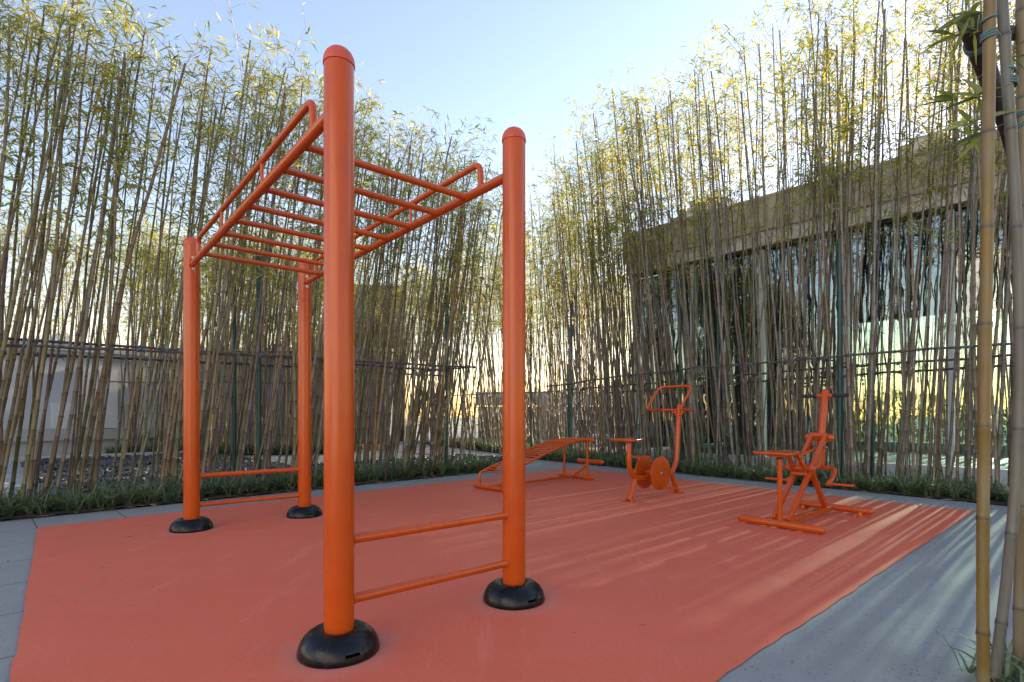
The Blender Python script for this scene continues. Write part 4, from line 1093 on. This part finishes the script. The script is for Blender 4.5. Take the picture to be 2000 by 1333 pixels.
one('box', M['blue'], lambda b: b.box((3.5, 17.2, .3), ((1, 0, 0), (0, 1, 0), ZU), (.2, .15, .29)), e, smooth=False, bevel=.01)
one('lid', M['yellow'], lambda b: b.box((3.5, 17.2, .625), ((1, 0, 0), (0, 1, 0), ZU), (.215, .165, .03)), e, smooth=False, bevel=.01)
# pale building far off beyond the utility wall
fb = empty('office_block', (-74, 90, 0), 'pale office block with domed roof far beyond the grey wall', 'building')
one('wall_face', M['pale'], lambda b: b.box((-74, 90, 6.3), ((1, 0, 0), (0, 1, 0), ZU), (3.0, 3, 6.3)), fb, smooth=False)
one('roof', M['pale'], lambda b: b.lathe([(3.4, 0), (3.2, .7), (2.4, 1.4), (1.2, 1.8), (.01, 1.9)], (-74, 90, 12.62), 24), fb)
one('window', M['paleglass'], lambda b: [b.box((-76 + 1.3 * i, 86.98, 8 + 1.6 * j), ((1, 0, 0), (0, 1, 0), ZU), (.4, .03, .5)) for i in range(4) for j in range(3)], fb, smooth=False)

# unseen pale house added behind the camera to bounce warm sunlight onto the court
hc = V((-6.9, -6.3, 0)); ht = V((-.67, .742, 0)); hn = V((.742, .67, 0))
hs = empty('added_fill_house', hc, 'added unseen pale house bouncing sunlight onto the court', 'house')
def hbox(b, t0, t1, n0, n1, z0, z1): b.box(hc + ht * (t0 + t1) / 2 + hn * (n0 + n1) / 2 + ZU * (z0 + z1) / 2, (ht, hn, ZU), (abs(t1 - t0) / 2, abs(n1 - n0) / 2, abs(z1 - z0) / 2))
one('wall_face', M['pale'], lambda b: hbox(b, -12, 3.2, -4, 0, 0, 7.6), hs, smooth=False)
one('roof_edge', M['beige'], lambda b: hbox(b, -12.2, 3.4, -4.2, .2, 7.602, 7.8), hs, smooth=False)
for t in (-10.4, -8.2, -5.0, -1.8, 1.4):
    for z in (1.2, 4.6):
        wf = one('window', M['mullion'], lambda b: hbox(b, t - .55, t + .55, .002, .05, z, z + 1.5), hs, smooth=False)
        one('pane', M['paleglass'], lambda b: hbox(b, t - .48, t + .48, .051, .056, z + .07, z + 1.43), wf, smooth=False)

# ------------------------------------------------------------------ light, sky, camera
EL, AZ = math.radians(14.0), math.radians(47.5)
sd = V((math.sin(AZ) * math.cos(EL), math.cos(AZ) * math.cos(EL), math.sin(EL)))
sun = bpy.data.lights.new('sun', 'SUN'); sun.energy = 5.0; sun.angle = math.radians(.55); sun.color = (1, .83, .62)
so = bpy.data.objects.new('sun', sun); C.objects.link(so); so.rotation_euler = sd.to_track_quat('Z', 'Y').to_euler()
w = bpy.data.worlds.new('World'); bpy.context.scene.world = w; w.use_nodes = True
nt = w.node_tree; sk = nt.nodes.new('ShaderNodeTexSky'); sk.sky_type = 'NISHITA'; sk.sun_disc = False
sk.sun_elevation = EL; sk.sun_rotation = AZ; sk.air_density = 1.4; sk.dust_density = .2; sk.ozone_density = 2.4
bg = nt.nodes['Background']; nt.links.new(mixc(nt, 1.0, sk.outputs[0], (1.30, 1.03, 1.0), 'MULTIPLY'), bg.inputs[0]); bg.inputs[1].default_value = .13

cam = bpy.data.cameras.new('camera'); cam.sensor_width = 36; cam.lens = F / 2000 * 36; cam.shift_y = (HY - 666.5) / 2000
cam.clip_end = 1000; cam.clip_start = .05
cobj = bpy.data.objects.new('camera', cam); C.objects.link(cobj); cobj.location = (0, 0, H); cobj.rotation_euler = (math.radians(90), 0, 0)
s = bpy.context.scene; s.camera = cobj
s.view_settings.view_transform = 'Standard'; s.view_settings.look = 'None'; s.view_settings.exposure = 1.62; s.view_settings.gamma = 1
s.render.resolution_x, s.render.resolution_y = 1024, 682
s.cycles.max_bounces = 8; s.cycles.transparent_max_bounces = 16; s.cycles.diffuse_bounces = 4; s.cycles.glossy_bounces = 4
s.cycles.use_denoising = True; s.cycles.sample_clamp_indirect = 6
